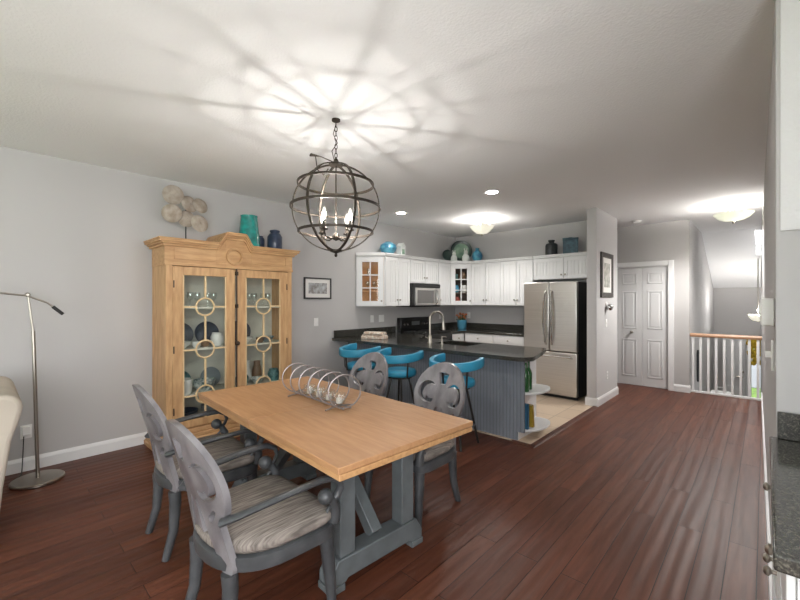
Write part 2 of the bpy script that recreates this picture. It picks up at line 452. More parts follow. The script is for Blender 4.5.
struct('wall_right', G().prism([(wx(2.28), 2.28), (wx(7.8), 7.8), (wx(7.8)+.12, 7.8), (wx(2.28)+.12, 2.28)], 'xy', 0, H)
       .prism([(wx(7.8), 7.8), (wx(11.8), 11.8), (wx(11.8)+.12, 11.8), (wx(7.8)+.12, 7.8)], 'xy', -1.5, H), M['wall'])
struct('wall_buffet', G().box(wx(YS), 5.5, YS, 2.28, 0, H), M['wallL'])
struct('wall_buffet_soffit', G().box(wx(YS)+.012, 5.4, YS-.012, YS, 1.737, H), M['ceil'])
struct('wall_buffet_right', G().box(5.4, 5.5, -3.6, -2.85, 0, H).box(5.4, 5.5, .45, YS, 0, H).box(5.4, 5.5, -2.85, .45, 0, .5).box(5.4, 5.5, -2.85, .45, 2.3, H), M['wall'])
ws = struct('added_side_window', G().box(5.42, 5.48, -2.85, -2.78, .5, 2.3).box(5.42, 5.48, .38, .45, .5, 2.3).box(5.42, 5.48, -2.78, .38, .5, .57).box(5.42, 5.48, -2.78, .38, 2.23, 2.3).box(5.42, 5.48, -1.235, -1.165, .57, 2.23), M['white'])  # added window, never in view, put in to light the left wall and hutch
obj('pane', G().box(5.448, 5.452, -2.78, .38, .57, 2.23), M['glass'], ws, smooth=0)
# the wall behind the camera: wide glazed doors to the garden
struct('wall_rear', G().box(0, .5, -3.6, -3.5, 0, H).box(4.9, 5.4, -3.6, -3.5, 0, H).box(.5, 4.9, -3.6, -3.5, 2.35, H), M['wall'])
wr = struct('window_1', G().box(.5, .58, -3.58, -3.52, 0, 2.35).box(4.82, 4.9, -3.58, -3.52, 0, 2.35).box(.58, 4.82, -3.58, -3.52, 2.27, 2.35)
            .box(.58, 4.82, -3.58, -3.52, 0, .08).box(1.98, 2.06, -3.58, -3.52, .08, 2.27).box(3.38, 3.46, -3.58, -3.52, .08, 2.27), M['white'])
obj('pane', G().box(.58, 4.82, -3.552, -3.548, .08, 2.27), M['glass'], wr, smooth=0)
# stairwell: lower floor, slope, far wall, skylight
struct('floor_foyer', G().box(3.7, 4.9, 7.8, 11.8, -1.5, -1.4), M['tile'])
struct('trim_2', G().box(3.76, wx(7.8), 7.80, 7.83, -.3, .02), M['white'])
sy = lambda s: 9.3+2.4*s
sz = lambda s: H-.99*s
def slope(x0, x1, s0, s1): return [(x0, x1, s0, s1)]
gs = G()
for x0, x1, s0, s1 in ((3.76, 4.50, 0, 1), (4.50, 4.9, 0, .03), (4.50, 4.9, .42, 1)):
    gs.prism([(sy(s0), sz(s0)), (sy(s1), sz(s1)), (sy(s1), sz(s1)+.12), (sy(s0), sz(s0)+.12)], 'yz', x0, x1)
struct('ceiling_stair_slope', gs, M['ceil'])
gw = G(); 
for s0, s1 in ((.03, .045), (.25, .265), (.405, .42)):
    gw.prism([(sy(s0), sz(s0)+.01), (sy(s1), sz(s1)+.01), (sy(s1), sz(s1)+.1), (sy(s0), sz(s0)+.1)], 'yz', 4.5, 4.9)
gw.prism([(sy(.03), sz(.03)+.01), (sy(.42), sz(.42)+.01), (sy(.42), sz(.42)+.1), (sy(.03), sz(.03)+.1)], 'yz', 4.5, 4.515)
sk = struct('window_2', gw, M['white'])
obj('pane', G().prism([(sy(.03), sz(.03)+.06), (sy(.42), sz(.42)+.06), (sy(.42), sz(.42)+.065), (sy(.03), sz(.03)+.065)], 'yz', 4.51, 4.9), M['glass'], sk, smooth=0)
struct('wall_stair_far', G().box(3.76, 4.37, 11.7, 11.8, -1.4, 1.9).box(4.37, 4.9, 11.7, 11.8, .62, 1.9), M['wall'])
# entry door at the foot of the stairs
ed = struct('door_1', G().box(4.33, 4.37, 11.66, 11.78, -1.4, .66).box(4.33, 4.85, 11.66, 11.78, .58, .66).box(4.37, 4.42, 11.70, 11.75, -1.4, .58).box(4.42, 4.85, 11.70, 11.75, .10, .16).box(4.42, 4.85, 11.70, 11.75, -1.4, -1.25), M['white'])
obj('pane', G().box(4.42, 4.85, 11.722, 11.728, -1.25, .58), M['glass'], ed, smooth=0)
# the white leaf standing open in the foyer
dl = struct('door_2', G().box(3.95, 4.33, 11.52, 11.56, -1.36, .6).box(4.0, 4.28, 11.505, 11.52, -.3, .45).box(4.0, 4.28, 11.505, 11.52, -1.2, -.45), M['door'], bevel=.008)
obj('door_handle', G().tube([(4.28, 11.52, -.23), (4.28, 11.46, -.23), (4.18, 11.46, -.23)], .014).sphere((4.28, 11.5, -.12), .025, 10), M['nickel'], dl)
struct('ground_lawn', G().box(-6, 14, 12.0, 40, -1.62, -1.52), M['grass'])
struct('ground_driveway', G().box(-6, 14, 18, 32, -1.519, -1.50), M['asphalt'])
struct('ground_garden', G().box(-8, 14, -20, -3.7, -.3, -.15), M['grass'])
# baseboards
BB = .115
def base_y(y0, y1, x, s, g=None):
    g = g or G(); return g.prism([(x, 0), (x+s*.016, 0), (x+s*.016, BB-.03), (x+s*.010, BB-.012), (x+s*.004, BB), (x, BB)], 'xz', y0, y1)
def base_x(x0, x1, y, s, g=None):
    g = g or G(); return g.prism([(y, 0), (y+s*.016, 0), (y+s*.016, BB-.03), (y+s*.010, BB-.012), (y+s*.004, BB), (y, BB)], 'yz', x0, x1)
struct('baseboard_left', base_y(-3.5, 3.80, 0, 1), M['white'])
struct('baseboard_partition', base_x(2.804, 2.966, 5.77, -1, base_y(5.77, 6.81, 2.95, 1)), M['white'])
struct('baseboard_closet', base_x(3.565, 3.776, 7.65, -1, base_y(7.65, 7.75, 3.76, 1)), M['white'])
gb = G(); gb.prism([(wx(2.28)-.014, 2.28), (wx(7.8)-.014, 7.8), (wx(7.8), 7.8), (wx(2.28), 2.28)], 'xy', 0, BB)
struct('baseboard_right', gb, M['white'])
# closet bifold door with its casing
cd = struct('trim_3', G().box(2.655, 2.735, 7.632, 7.652, 0, 2.115).box(3.485, 3.565, 7.632, 7.652, 0, 2.115).box(2.735, 3.485, 7.632, 7.652, 2.035, 2.115)
            .box(2.735, 3.485, 7.652, 7.70, 2.02, 2.035), M['white'], bevel=.005)
g = G()
for x0, x1 in ((2.738, 3.110), (3.114, 3.482)):
    g.box(x0, x1, 7.672, 7.70, .012, 2.02)
d3 = struct('door_3', g, M['door'], bevel=.004)
for x0, x1 in ((2.738, 3.110), (3.114, 3.482)):
    g = G()
    for z0, z1 in ((.16, .80), (.98, 1.62), (1.74, 1.93)):
        a, b = x0+.075, x1-.075
        # raised panel: a rim around a sunk field and a raised centre
        for q in ((a, b, z0, z0+.02), (a, b, z1-.02, z1), (a, a+.02, z0, z1), (b-.02, b, z0, z1)):
            g.box(q[0], q[1], 7.664, 7.673, q[2], q[3])
        g.box(a+.045, b-.045, 7.665, 7.673, z0+.045, z1-.045)
    obj('door_panel', g, M['door'], d3, bevel=.004)
obj('door_knob', G().lathe([(0, 0), (.012, 0), (.012, .02), (.024, .03), (.026, .04), (.016, .052), (0, .054)], (2.965, 7.664, .92), 16, Matrix.Rotation(PI/2, 3, 'X')), M['nickel'], d3)

# ------------------------------------------------------------------ dining table
TC = (2.45, 1.54); TR = math.radians(-3.5)
t = thing('dining_table', 'long pale oak topped dining table on a grey painted trestle base', 'table', (TC[0], TC[1], 0), TR)
for s in (-1, 1):
    a, b = (.0004, .925) if s > 0 else (-.925, -.0004)
    obj('tabletop', G().box(a, b, -.468, .468, .734, .762), M['top'], t, bevel=.003)
    obj('tabletop_lower_rim', G().box(a, b, -.462, .462, .703, .7315), M['topedge'], t, bevel=.004)
obj('apron', G().box(-.72, .72, -.36, .36, .655, .7025), M['tgrey'], t, bevel=.004)
for s in (-1, 1):
    X = s*.60
    for y in (-.215, .215):
        obj('post', G().box(X-.045, X+.045, y-.048, y+.048, .1585, .6545), M['tgrey'], t, bevel=.006)
    g = G().prism([(-.325, .035), (-.235, .035), (-.22, .05), (.22, .05), (.235, .035), (.325, .035), (.325, .085), (.28, .158), (-.28, .158), (-.325, .085)], 'yz', X-.055, X+.055)
    obj('foot_beam', g, M['tgrey'], t, bevel=.006)
    for q in (-1, 1):
        obj('foot_pad', G().box(X-.058, X+.058, min(q*.33, q*.24), max(q*.33, q*.24), 0, .0345), M['tgrey'], t, bevel=.004)
    obj('diagonal_brace', G().bar((X, 0, .165), (X-s*.46, 0, .635), .07, .07), M['tgrey'], t, bevel=.005)

# ------------------------------------------------------------------ dining chairs
def seat_outline(k, z, dy=0, n=44):
    pts = []
    for i in range(n):
        a = 2*PI*i/n
        c, s = math.cos(a), math.sin(a)
        if s > 0: e = .32
        else: e = .86
        x = .285*math.copysign(abs(c)**e, c); y = (.25 if s > 0 else .26)*math.copysign(abs(s)**e, s)
        x *= 1+.10*(y-.0)/.25*.5
        pts.append((x*k, y*k+dy, z))
    return pts
def cap(px, pz, a, b, ra, rb):
    dx, dz = b[0]-a[0], b[1]-a[1]; L2 = dx*dx+dz*dz
    h = max(0, min(1, ((px-a[0])*dx+(pz-a[1])*dz)/L2))
    return math.hypot(px-a[0]-dx*h, pz-a[1]-dz*h)-(ra+(rb-ra)*h)
def back_sdf(x, z):
    ax = abs(x)
    d = math.hypot(x, z)-.24
    d = min(d, cap(ax, z, (.11, -.15), (.172, -.345), .06, .034))
    # crescents curling round a boss on either side
    o = math.hypot(ax-.125, z-.01)-.082; i = math.hypot(ax-.103, z-.004)-.064
    h = max(o, -i)
    # the foot of the crescent hooks up round the boss
    h = min(h, max(math.hypot(ax-.104, z+.040)-.033, -(math.hypot(ax-.096, z+.006)-.036)))
    # keystone above the middle
    k = max(abs(x)-(.026+.30*(z-.075)), .075-z, math.hypot(x, z)-.165)
    h = min(h, k)
    # slots either side of the stem, and leaf openings below the volutes
    h = min(h, cap(ax, z, (.024, -.10), (.060, -.215), .008, .022))
    h = min(h, cap(ax, z, (.122, -.150), (.152, -.115), .016, .010))
    h = min(h, cap(ax, z, (0, -.30), (0, -.27), .07, .045) if z > -.33 else 1)
    return max(d, -h)
def back_warp(x, y, z):
    Z = z+.735
    lean = .17*max(0, Z-.40)**1.0 + .10*max(0, Z-.62)
    return (x, -.235 - lean + .75*x*x + y, Z)
def make_chair():
    t = thing('dining_chair', '', 'chair', (0, 0, 0), 0, 'dining chairs round the table')
    loops = [seat_outline(.95, .436), seat_outline(1.0, .455), seat_outline(1.0, .475), seat_outline(.96, .492), seat_outline(.84, .504), seat_outline(.6, .511), seat_outline(.3, .514)]
    obj('seat', G().loft(loops), M['fabric'], t, smooth=60)
    obj('seat_frame', G().loft([seat_outline(.97, .365), seat_outline(1.02, .375), seat_outline(1.03, .405), seat_outline(1.02, .43), seat_outline(.98, .4355)]), M['cdark'], t, smooth=40)
    obj('backrest', G().sheet(back_sdf, -.28, .28, -.40, .28, 84, .026, back_warp), M['cgrey'], t, smooth=50)
    for s in (-1, 1):
        g = G().tube([(s*.240, .205, .372), (s*.245, .212, .30), (s*.252, .226, .12), (s*.255, .232, .03), (s*.255, .232, .022), (s*.255, .232, 0)],
                     [.036, .033, .025, .021, .025, .02], 10)
        obj('leg', g, M['cdark'], t, smooth=40)
        g = G().tube([(s*.172, -.215, .368), (s*.174, -.212, .30), (s*.178, -.222, .15), (s*.186, -.265, 0)], [.034, .032, .026, .021], 10)
        obj('leg', g, M['cdark'], t, smooth=40)
        P = [(s*.205, -.262, .60), (s*.25, -.215, .622), (s*.275, -.12, .64), (s*.285, .02, .65), (s*.29, .14, .655), (s*.294, .20, .648), (s*.290, .245, .622), (s*.287, .255, .585), (s*.283, .238, .553), (s*.276, .215, .538)]
        g = G().tube(P, [.026, .024, .023, .023, .024, .024, .022, .020, .019, .017], 10, flat=.6)
        g.sphere((s*.277, .178, .565), .036, 14)
        g.tube([(s*.277, .19, .56), (s*.277, .215, .535), (s*.272, .235, .495), (s*.262, .232, .43)], [.018, .02, .026, .032], 10)
        g.tube(arc((.215, .478), .03, 60, 330, 9, 'yz', s*.272), .008, 6)
        obj('arm', g, M['cdark'], t, smooth=50)
    return t
chair = make_chair()
chair['label'] = 'grey scroll-back dining chair nearest the camera, its whole seat showing'
chair.location = (2.895, .90, 0); chair.rotation_euler.z = math.radians(0)
dup(chair, 'grey scroll-back dining chair between the nearest chair and the glass-door hutch', (2.00, .985, 0), math.radians(-2))
dup(chair, 'grey scroll-back dining chair at the far table corner, in front of the right-hand blue stool', (2.80, 2.13, 0), math.radians(177))
dup(chair, 'grey scroll-back dining chair on the far side, behind the ring candle holder', (1.97, 2.17, 0), math.radians(180))

# ------------------------------------------------------------------ ring candle holder with votives
CH = thing('candle_holder', 'metal candle holder of six upright rings on the dining table', 'candle holder', (2.37, 1.61, .762), math.radians(-4))
for i in range(6):
    x = -.31+.124*i
    obj('ring', G().tube([(x+.106*.33*math.cos(a), .106*.94*math.cos(a), .119+.106*math.sin(a)) for a in [2*PI*k/36 for k in range(36)]], .0052, 6, True), M['ringmetal'], CH)
obj('rail', G().tube([(-.34, .028, .0155), (.34, .028, .0155)], .005, 6).tube([(-.34, -.028, .0155), (.34, -.028, .0155)], .005, 6), M['ringmetal'], CH)
for x in (-.25, .25):
    obj('foot', G().tube([(x, .0, .016), (x, -.06, .012), (x, -.105, .005)], .005, 6).tube([(x, .0, .016), (x, .06, .012), (x, .105, .005)], .005, 6), M['ringmetal'], CH)
ORD = ['first', 'second', 'third', 'fourth', 'fifth', 'sixth', 'seventh', 'eighth']
def from_end(i, n, a='left', b='right'):
    return {0: f'{a}most', n-1: f'{b}most'}.get(i, f'{ORD[i]} from the {a}')
c0, s0 = math.cos(math.radians(-4)), math.sin(math.radians(-4))
for i in range(4):
    lx = -.124+.124*i
    px_, py_ = 2.37+lx*c0, 1.61+lx*s0
    o = obj('votive_cup', G().lathe([(.022, 0), (.036, .012), (.045, .04), (.043, .075), (.040, .075), (.042, .04), (.033, .016), (0, .010)], seg=20), M['votive'])
    o.location = (px_, py_, .783)
    tag(o, f'clear glass votive cup in the ring holder, {from_end(i, 4)} of the four', 'candle cup', 'votive cups in the ring holder')
    o = obj('candle', G().lathe([(0, 0), (.0195, 0), (.0195, .032), (0, .030)], seg=16).tube([(0, 0, .03), (.001, 0, .042)], .001, 5), M['candle'])
    o.location = (px_, py_, .7955)
    tag(o, f'small white candle in the {from_end(i, 4)} glass votive cup', 'candle', 'votive candles')

# ------------------------------------------------------------------ hutch
HX = .43; Y0, Y1 = 1.215, 2.575
h = thing('china_hutch', 'tall honey pine hutch with ring-patterned glass doors against the left wall', 'cabinet', (0, 0, 0))
g = G()
for x1, z0, z1, e in ((.515, 0, .05, .075), (.50, .05, .10, .06), (.485, .10, .14, .045), (.47, .14, .185, .03)):
    g.box(.018, x1, Y0-e, Y1+e, z0, z1)
obj('plinth', g, M['hutchH'], h, bevel=.008)
g = G().box(.02, HX, Y0, Y0+.03, .185, 2.0).box(.02, HX, Y1-.03, Y1, .185, 2.0)
g.box(.02, HX, Y0+.03, Y1-.03, .185, .205).box(.02, HX, Y0+.03, Y1-.03, 1.82, 1.85)
for a, b in ((Y0, Y0+.055), (Y1-.055, Y1)): g.box(HX, HX+.025, a, b, .185, 1.80)
obj('body', g, M['hutch'], h, bevel=.003)
obj('back_panel', G().box(.02, .035, Y0+.03, Y1-.03, .205, 1.82), M['hutchIn'], h)
for z in (.50, .97, 1.395):
    obj('shelf', G().box(.035, .395, Y0+.03, Y1-.03, z-.02, z), M['shelfw'], h, bevel=.002)
# frieze with arched crown
cy = .5*(Y0+Y1); cc = 1.878
def crown(off, ya, yb, z0=1.985, n=10):
    pts = [(ya, z0+off)]
    for i in range(n+1):
        t_ = i/n; pts.append((cc-.19+.095*t_, z0+off+.12*(3*t_*t_-2*t_**3)))
    for i in range(n+1):
        t_ = 1-i/n; pts.append((cc+.19-.095*t_, z0+off+.12*(3*t_*t_-2*t_**3)))
    pts.append((yb, z0+off)); return pts
low = crown(0, Y0-.01, Y1+.01); flat = [(p[0], 1.80) for p in low]
obj('frieze', G().strip(flat, low, .05, HX+.02), M['hutchH'], h, bevel=.002)
g = G()
for off, th, ov, xf in ((0, .022, .03, HX+.045), (.022, .018, .05, HX+.065), (.040, .022, .07, HX+.085), (.062, .014, .078, HX+.095)):
    g.strip(crown(off, Y0-ov, Y1+ov), crown(off+th, Y0-ov, Y1+ov), .02, xf)
obj('crown_molding', g, M['hutchH'], h, bevel=.004)
g = G().box(HX+.02, HX+.034, Y0-.012, Y1+.012, 1.80, 1.826)
g.box(HX+.02, HX+.028, Y0+.07, Y0+.082, 1.87, 1.965).box(HX+.02, HX+.028, Y1-.082, Y1-.07, 1.87, 1.965)
g.box(HX+.02, HX+.028, Y0+.07, Y1-.07, 1.862, 1.87)
obj('frieze_molding', g, M['hutchH'], h, bevel=.003)
ml = Matrix.Rotation(PI/2, 3, 'Y')
obj('frieze_medallion', G().lathe([(0, .004), (.066, .004), (.066, .012), (.072, .024), (.088, .024), (.093, .012), (.093, 0)], (HX+.02, cc, 1.93), 32, ml), M['hutchH'], h)
def hutch_door(ya, yb, side):
    z0, z1 = .20, 1.795; fx0, fx1 = HX+.002, HX+.027; w = .095
    g = G().box(fx0, fx1, ya, ya+w, z0, z1).box(fx0, fx1, yb-w, yb, z0, z1).box(fx0, fx1, ya+w, yb-w, z0, z0+.07).box(fx0, fx1, ya+w, yb-w, z1-.085, z1)
    d = obj('door', g, M['hutch'], h, bevel=.004)
    a, b = ya+w, yb-w; c = .5*(a+b); zs = (1.395, .965, .505); r = .088
    g = G(); X = fx1-.006
    for z in zs:
        g.tube([(X, c+r*math.cos(2*PI*k/36), z+r*math.sin(2*PI*k/36)) for k in range(36)], .0095, 8, True)
        g.box(X-.006, X+.006, a, c-r, z-.008, z+.008).box(X-.006, X+.006, c+r, b, z-.008, z+.008)
    zz = [z1-.085, zs[0]+r, zs[0]-r, zs[1]+r, zs[1]-r, zs[2]+r, zs[2]-r, z0+.07]
    for q in range(0, 8, 2): g.box(X-.007, X+.007, c-.009, c+.009, zz[q+1], zz[q])
    for yy in (a, b-.012): g.box(X-.008, X+.004, yy, yy+.012, z0+.07, z1-.085)
    obj('lattice', g, M['lattice'], d, smooth=40)
    obj('pane', G().box(fx0+.002, fx0+.006, a, b, z0+.07, z1-.085), M['cabglass'], d, smooth=0)
    for z in (1.62, .98, .38):
        yh = ya+.012 if side < 0 else yb-.012
        obj('hinge', G().tube([(fx1+.003, yh, z-.035), (fx1+.003, yh, z+.035)], .006, 8), M['rodiron'], d)
hutch_door(Y0+.056, cy-.012, -1); hutch_door(cy+.012, Y1-.056, 1)
g = G().tube([(HX+.04, cy, .22), (HX+.04, cy, 1.80)], .0075, 8)
for z in (.30, 1.0, 1.40, 1.75): g.box(HX+.026, HX+.05, cy-.014, cy+.014, z-.02, z+.02)
g.sphere((HX+.07, cy, 1.0), .022, 12).tube([(HX+.04, cy, 1.0), (HX+.07, cy, 1.0)], .008, 8)
obj('bolt_rod', g, M['rodiron'], h)

# things in the hutch: (kind, material, profile, label words)
def put(name, prof, m, x, y, z, label, cat, group, seg=18, mtx=None):
    o = obj(name, G().lathe(prof, seg=seg, mtx=mtx), M[m]); o.location = (x, y, z)
    return tag(o, label, cat, group)
GOB = [(0, 0), (.030, 0), (.030, .003), (.005, .008), (.005, .06), (.030, .085), (.036, .12), (.031, .15), (.029, .15), (.034, .12), (.028, .088), (0, .066)]
CUP = [(0, 0), (.026, 0), (.040, .02), (.046, .06), (.043, .06), (.036, .022), (0, .006)]
BOWL = [(0, 0), (.035, 0), (.04, .008), (.07, .035), (.085, .065), (.081, .065), (.066, .038), (0, .012)]
PLATE = [(0, 0), (.07, .001), (.10, .012), (.128, .018), (.128, .023), (.10, .018), (.07, .007), (0, .006)]
POT = [(0, 0), (.05, 0), (.068, .04), (.07, .09), (.05, .13), (.052, .14), (.045, .14), (.06, .09), (.058, .04), (0, .01)]
PLAT = [(0, 0), (.08, .001), (.105, .010), (.155, .016), (.155, .022), (.105, .017), (.08, .007), (0, .006)]
dL = (Y0+.056+.095, cy-.012-.095); dR = (cy+.012+.095, Y1-.056-.095)
zt, zm, zl, zb = 1.396, .971, .501, .206
for k, (a, b, nm) in enumerate(((dL[0], dL[1], 'left'), (dR[0], dR[1], 'right'))):
    n = 5
    for i in range(n):
        put('goblet', GOB, 'goblet', .23+.05*(i % 2), a+.04+(b-a-.08)*i/(n-1), zt, f'clear goblet on the top hutch shelf, {nm} door, {from_end(i, n)} of five', 'glass', 'clear goblets on the top hutch shelf', 14)
st = Matrix.Rotation(math.radians(78), 3, 'Y')
def lowest(prof, mtx, seg=24): return min((mtx @ Vector((r*math.cos(2*PI*k/seg), r*math.sin(2*PI*k/seg), z))).z for r, z in prof for k in range(seg))
def plate(y, z, m, label, x=.085, k=.84, cat='plate', group='plates standing in the hutch'):
    prof = [(r*k, q*k) for r, q in PLAT]
    put('plate', prof, m, x, y, z-lowest(prof, st)+.0005, label, cat, group, 24, st)
plate(dL[0]+.09, zm, 'navyplate', 'dark slate dinner plate standing at the left end of the second hutch shelf')
plate(dL[1]-.06, zm, 'navyplate', 'dark slate dinner plate standing behind the right half of the left hutch door')
plate(dR[0]+.10, zm, 'navyplate', 'dark slate dinner plate standing just inside the right hutch door')
put('bowl', BOWL, 'dish', .25, dL[0]+.06, zm, 'white bowl in front of the leftmost dark plate in the hutch', 'bowl', 'bowls in the hutch')
put('cup', CUP, 'dish', .30, dL[0]+.18, zm, 'white cup on the second hutch shelf beside the ring of the left door', 'cup', 'cups in the hutch')
put('cup', CUP, 'brown', .28, dL[0]+.275, zm, 'brown stoneware cup on the second hutch shelf behind the left door', 'cup', 'cups in the hutch')
put('teapot', POT, 'dish', .27, dL[1]-.02, zm, 'white pot on the second hutch shelf at the right of the left door', 'pot', 'pots in the hutch')
put('bowl', BOWL, 'dish', .25, dR[0]+.09, zm+.0, 'white bowl on the second hutch shelf behind the right door', 'bowl', 'bowls in the hutch')
put('bowl', BOWL, 'greybowl', .28, dR[1]-.08, zm, 'grey bowl at the right end of the second hutch shelf', 'bowl', 'bowls in the hutch')
put('cup', CUP, 'brown', .34, dR[0]+.225, zm, 'brown stoneware cup beside the grey bowl in the hutch', 'cup', 'cups in the hutch')
put('planter', [(0, 0), (.06, 0), (.078, .03), (.085, .15), (.080, .155), (.074, .15), (.068, .03), (0, .02)], 'dish', .29, dL[0]+.06, zl, 'tall white pot at the left of the third hutch shelf', 'pot', 'pots in the hutch')
put('serving_bowl', [(0, 0), (.06, 0), (.07, .01), (.105, .06), (.115, .115), (.108, .115), (.098, .06), (0, .015)], 'floral', .25, dL[0]+.27, zl, 'white patterned serving bowl on the third hutch shelf behind the left door', 'bowl', 'bowls in the hutch')
plate(dL[0]+.09, zl, 'tealdish', 'teal patterned plate standing behind the tall white pot in the hutch', k=.7)
plate(dL[1]-.02, zl, 'greybowl', 'grey plate standing on the third hutch shelf beside the door bolt', k=.7)
put('teapot', POT, 'tealdish', .30, dR[0]+.03, zl, 'teal patterned pot on the third hutch shelf near the door bolt', 'pot', 'pots in the hutch')
put('pitcher', [(0, 0), (.05, 0), (.068, .05), (.062, .12), (.045, .19), (.055, .25), (.05, .25), (.04, .19), (0, .04)], 'dish', .14, dR[0]+.15, zl, 'tall white pitcher on the third hutch shelf behind the right door', 'pitcher', None)
put('pitcher', [(0, 0), (.04, 0), (.058, .05), (.054, .12), (.036, .2), (.04, .23), (.036, .23), (.03, .2), (0, .04)], 'brown', .14, dR[0]+.29, zl, 'brown pitcher behind the white one in the hutch', 'pitcher', None)
put('bowl', BOWL, 'floral', .31, dR[0]+.21, zl, 'white patterned bowl on the third hutch shelf in front of the white pitcher', 'bowl', 'bowls in the hutch')
put('teapot', POT, 'tealdish', .30, dR[1]-.0, zl, 'teal patterned pot at the right end of the third hutch shelf', 'pot', 'pots in the hutch')
put('serving_bowl', [(0, 0), (.06, 0), (.07, .01), (.12, .07), (.13, .12), (.122, .12), (.11, .07), (0, .015)], 'navyplate', .25, dL[0]+.08, zb, 'dark bowl on the hutch floor at the left', 'bowl', 'bowls in the hutch')
put('serving_bowl', [(0, 0), (.06, 0), (.07, .01), (.10, .07), (.11, .14), (.102, .14), (.09, .07), (0, .015)], 'greybowl', .26, dL[1]-.07, zb, 'grey bowl on the hutch floor beside the dark one', 'bowl', 'bowls in the hutch')
# on top of the hutch
ZT = 1.985+.076
sc = thing('disc_sculpture', 'carved pale disc cluster sculpture on a thin stem atop the hutch', 'sculpture', (.25, 1.46, ZT))
obj('base', G().box(-.06, .06, -.115, .115, 0, .022), M['matblack'], sc, bevel=.003)
obj('stem', G().tube([(0, 0, .02), (0, 0, .42)], .006, 8), M['matblack'], sc)
for (y, z, r, x, tl) in ((-.125, .465, .098, .02, 5), (.03, .40, .088, .012, -12), (-.14, .275, .092, .03, 12), (.005, .245, .085, .0, 0), (.125, .21, .092, .028, -8), (.135, .40, .082, .02, -14)):
    mm = Matrix.Rotation(math.radians(90+tl), 3, 'Y') @ Matrix.Rotation(math.radians(tl), 3, 'X')
    obj('disc', G().lathe([(0, -.014), (r*.5, -.011), (r*.93, -.004), (r, .001), (r*.95, .006), (r*.6, .014), (r*.2, .018), (r*.10, .017), (r*.08, .010), (0, .010)], (x, y, z), 24, mm), M['stone'], sc, smooth=60)
put('vase', [(0, 0), (.118, 0), (.128, .01), (.124, .06), (.104, .24), (.092, .365), (.096, .38), (.090, .38), (.086, .36), (.098, .24), (.115, .05), (0, .02)], 'teal', .25, 2.14, ZT, 'tall teal crackled glass vase on top of the hutch', 'vase', None, 28)
put('jar', [(0, 0), (.08, 0), (.087, .01), (.087, .17), (.066, .205), (.05, .213), (.05, .222), (.06, .23), (.06, .245), (.025, .258), (0, .26)], 'navy', .28, 2.45, ZT, 'larger navy blue lidded jar at the right end of the hutch top', 'jar', 'navy jars on the hutch')
put('jar', [(0, 0), (.05, 0), (.055, .01), (.055, .14), (.045, .165), (.034, .17), (.04, .182), (.015, .19), (0, .192)], 'navy', .13, 2.335, ZT, 'smaller navy blue jar between the teal vase and the larger jar', 'jar', 'navy jars on the hutch')

# ------------------------------------------------------------------ floor lamp, sofa, outlet
lamp = thing('floor_lamp', 'slim brushed nickel floor lamp with a long curved arm beside the sofa', 'lamp', (.335, .325, 0))
obj('base', G().lathe([(0, 0), (.160, 0), (.168, .006), (.168, .020), (.160, .027), (.02, .030), (0, .030)], seg=40), M['nickel'], lamp)
obj('pole', G().tube([(0, 0, .028), (0, -.028, 1.215)], .0125, 12).tube([(0, -.028, 1.21), (0, -.058, 1.50)], .0075, 10), M['nickel'], lamp)
obj('arm', G().tube([(0, -.62, 1.48), (0, -.42, 1.512), (0, -.22, 1.518), (0, -.07, 1.50), (0, .06, 1.44), (0, .11, 1.39)], .0075, 10), M['nickel'], lamp)
obj('pivot', G().sphere((0, -.06, 1.505), .018, 12).tube([(-.025, -.06, 1.505), (.025, -.06, 1.505)], .009, 8), M['nickel'], lamp)
obj('counterweight', G().tube([(0, .09, 1.41), (0, .155, 1.345)], .013, 12), M['matblack'], lamp)
obj('lamp_shade', G().lathe([(.075, 0), (.06, .05), (.03, .09), (.015, .1), (.012, .1), (.055, .05), (.07, 0)], (0, -.62, 1.37), 24), M['nickel'], lamp)
tag(obj('lamp_cord', G().tube([(.30, .20, .006), (.20, .19, .006), (.12, .235, .006), (.06, .245, .006), (.03, .25, .05), (.014, .26, .30)], .0035, 6), M['matblack']), 'thin dark lamp cord running along the baseboard to the outlet', 'cord')
sofa = thing('sofa', 'cream linen sofa with a rolled arm at the left edge', 'sofa', (0, 0, 0))
def arm_prof(sgn, yc):
    pts = [(.10, .06), (.125, .35), (.16, .62), (.195, .74)] + [(.125+.085*math.cos(math.radians(a)), .815+.085*math.sin(math.radians(a))) for a in range(-20, 201, 20)] + [(0.02, .70), (-.05, .60), (-.06, .06)]
    return [(yc+sgn*p[0], p[1]) for p in pts]
obj('arm', G().prism(arm_prof(1, -.028), 'yz', .46, 1.36), M['sofa'], sofa, bevel=.025, seg=3)
obj('arm', G().prism(arm_prof(-1, -1.95), 'yz', .46, 1.36), M['sofa'], sofa, bevel=.025, seg=3)
obj('base', G().box(.47, 1.34, -1.88, -.045, .06, .30), M['sofa'], sofa, bevel=.02)
obj('seat_cushion', G().box(.64, 1.36, -1.88, -.97, .305, .47), M['sofa'], sofa, bevel=.04, seg=3)
obj('seat_cushion', G().box(.64, 1.36, -.965, -.055, .305, .47), M['sofa'], sofa, bevel=.04, seg=3)
obj('back', G().box(.40, .63, -1.95, .03, .06, .82), M['sofa'], sofa, bevel=.05, seg=3)
for x in (.50, 1.30):
    for y in (-1.9, 0.0):
        obj('foot', G().tube([(x, y, .062), (x, y, 0)], [.03, .022], 10), M['matblack'], sofa)
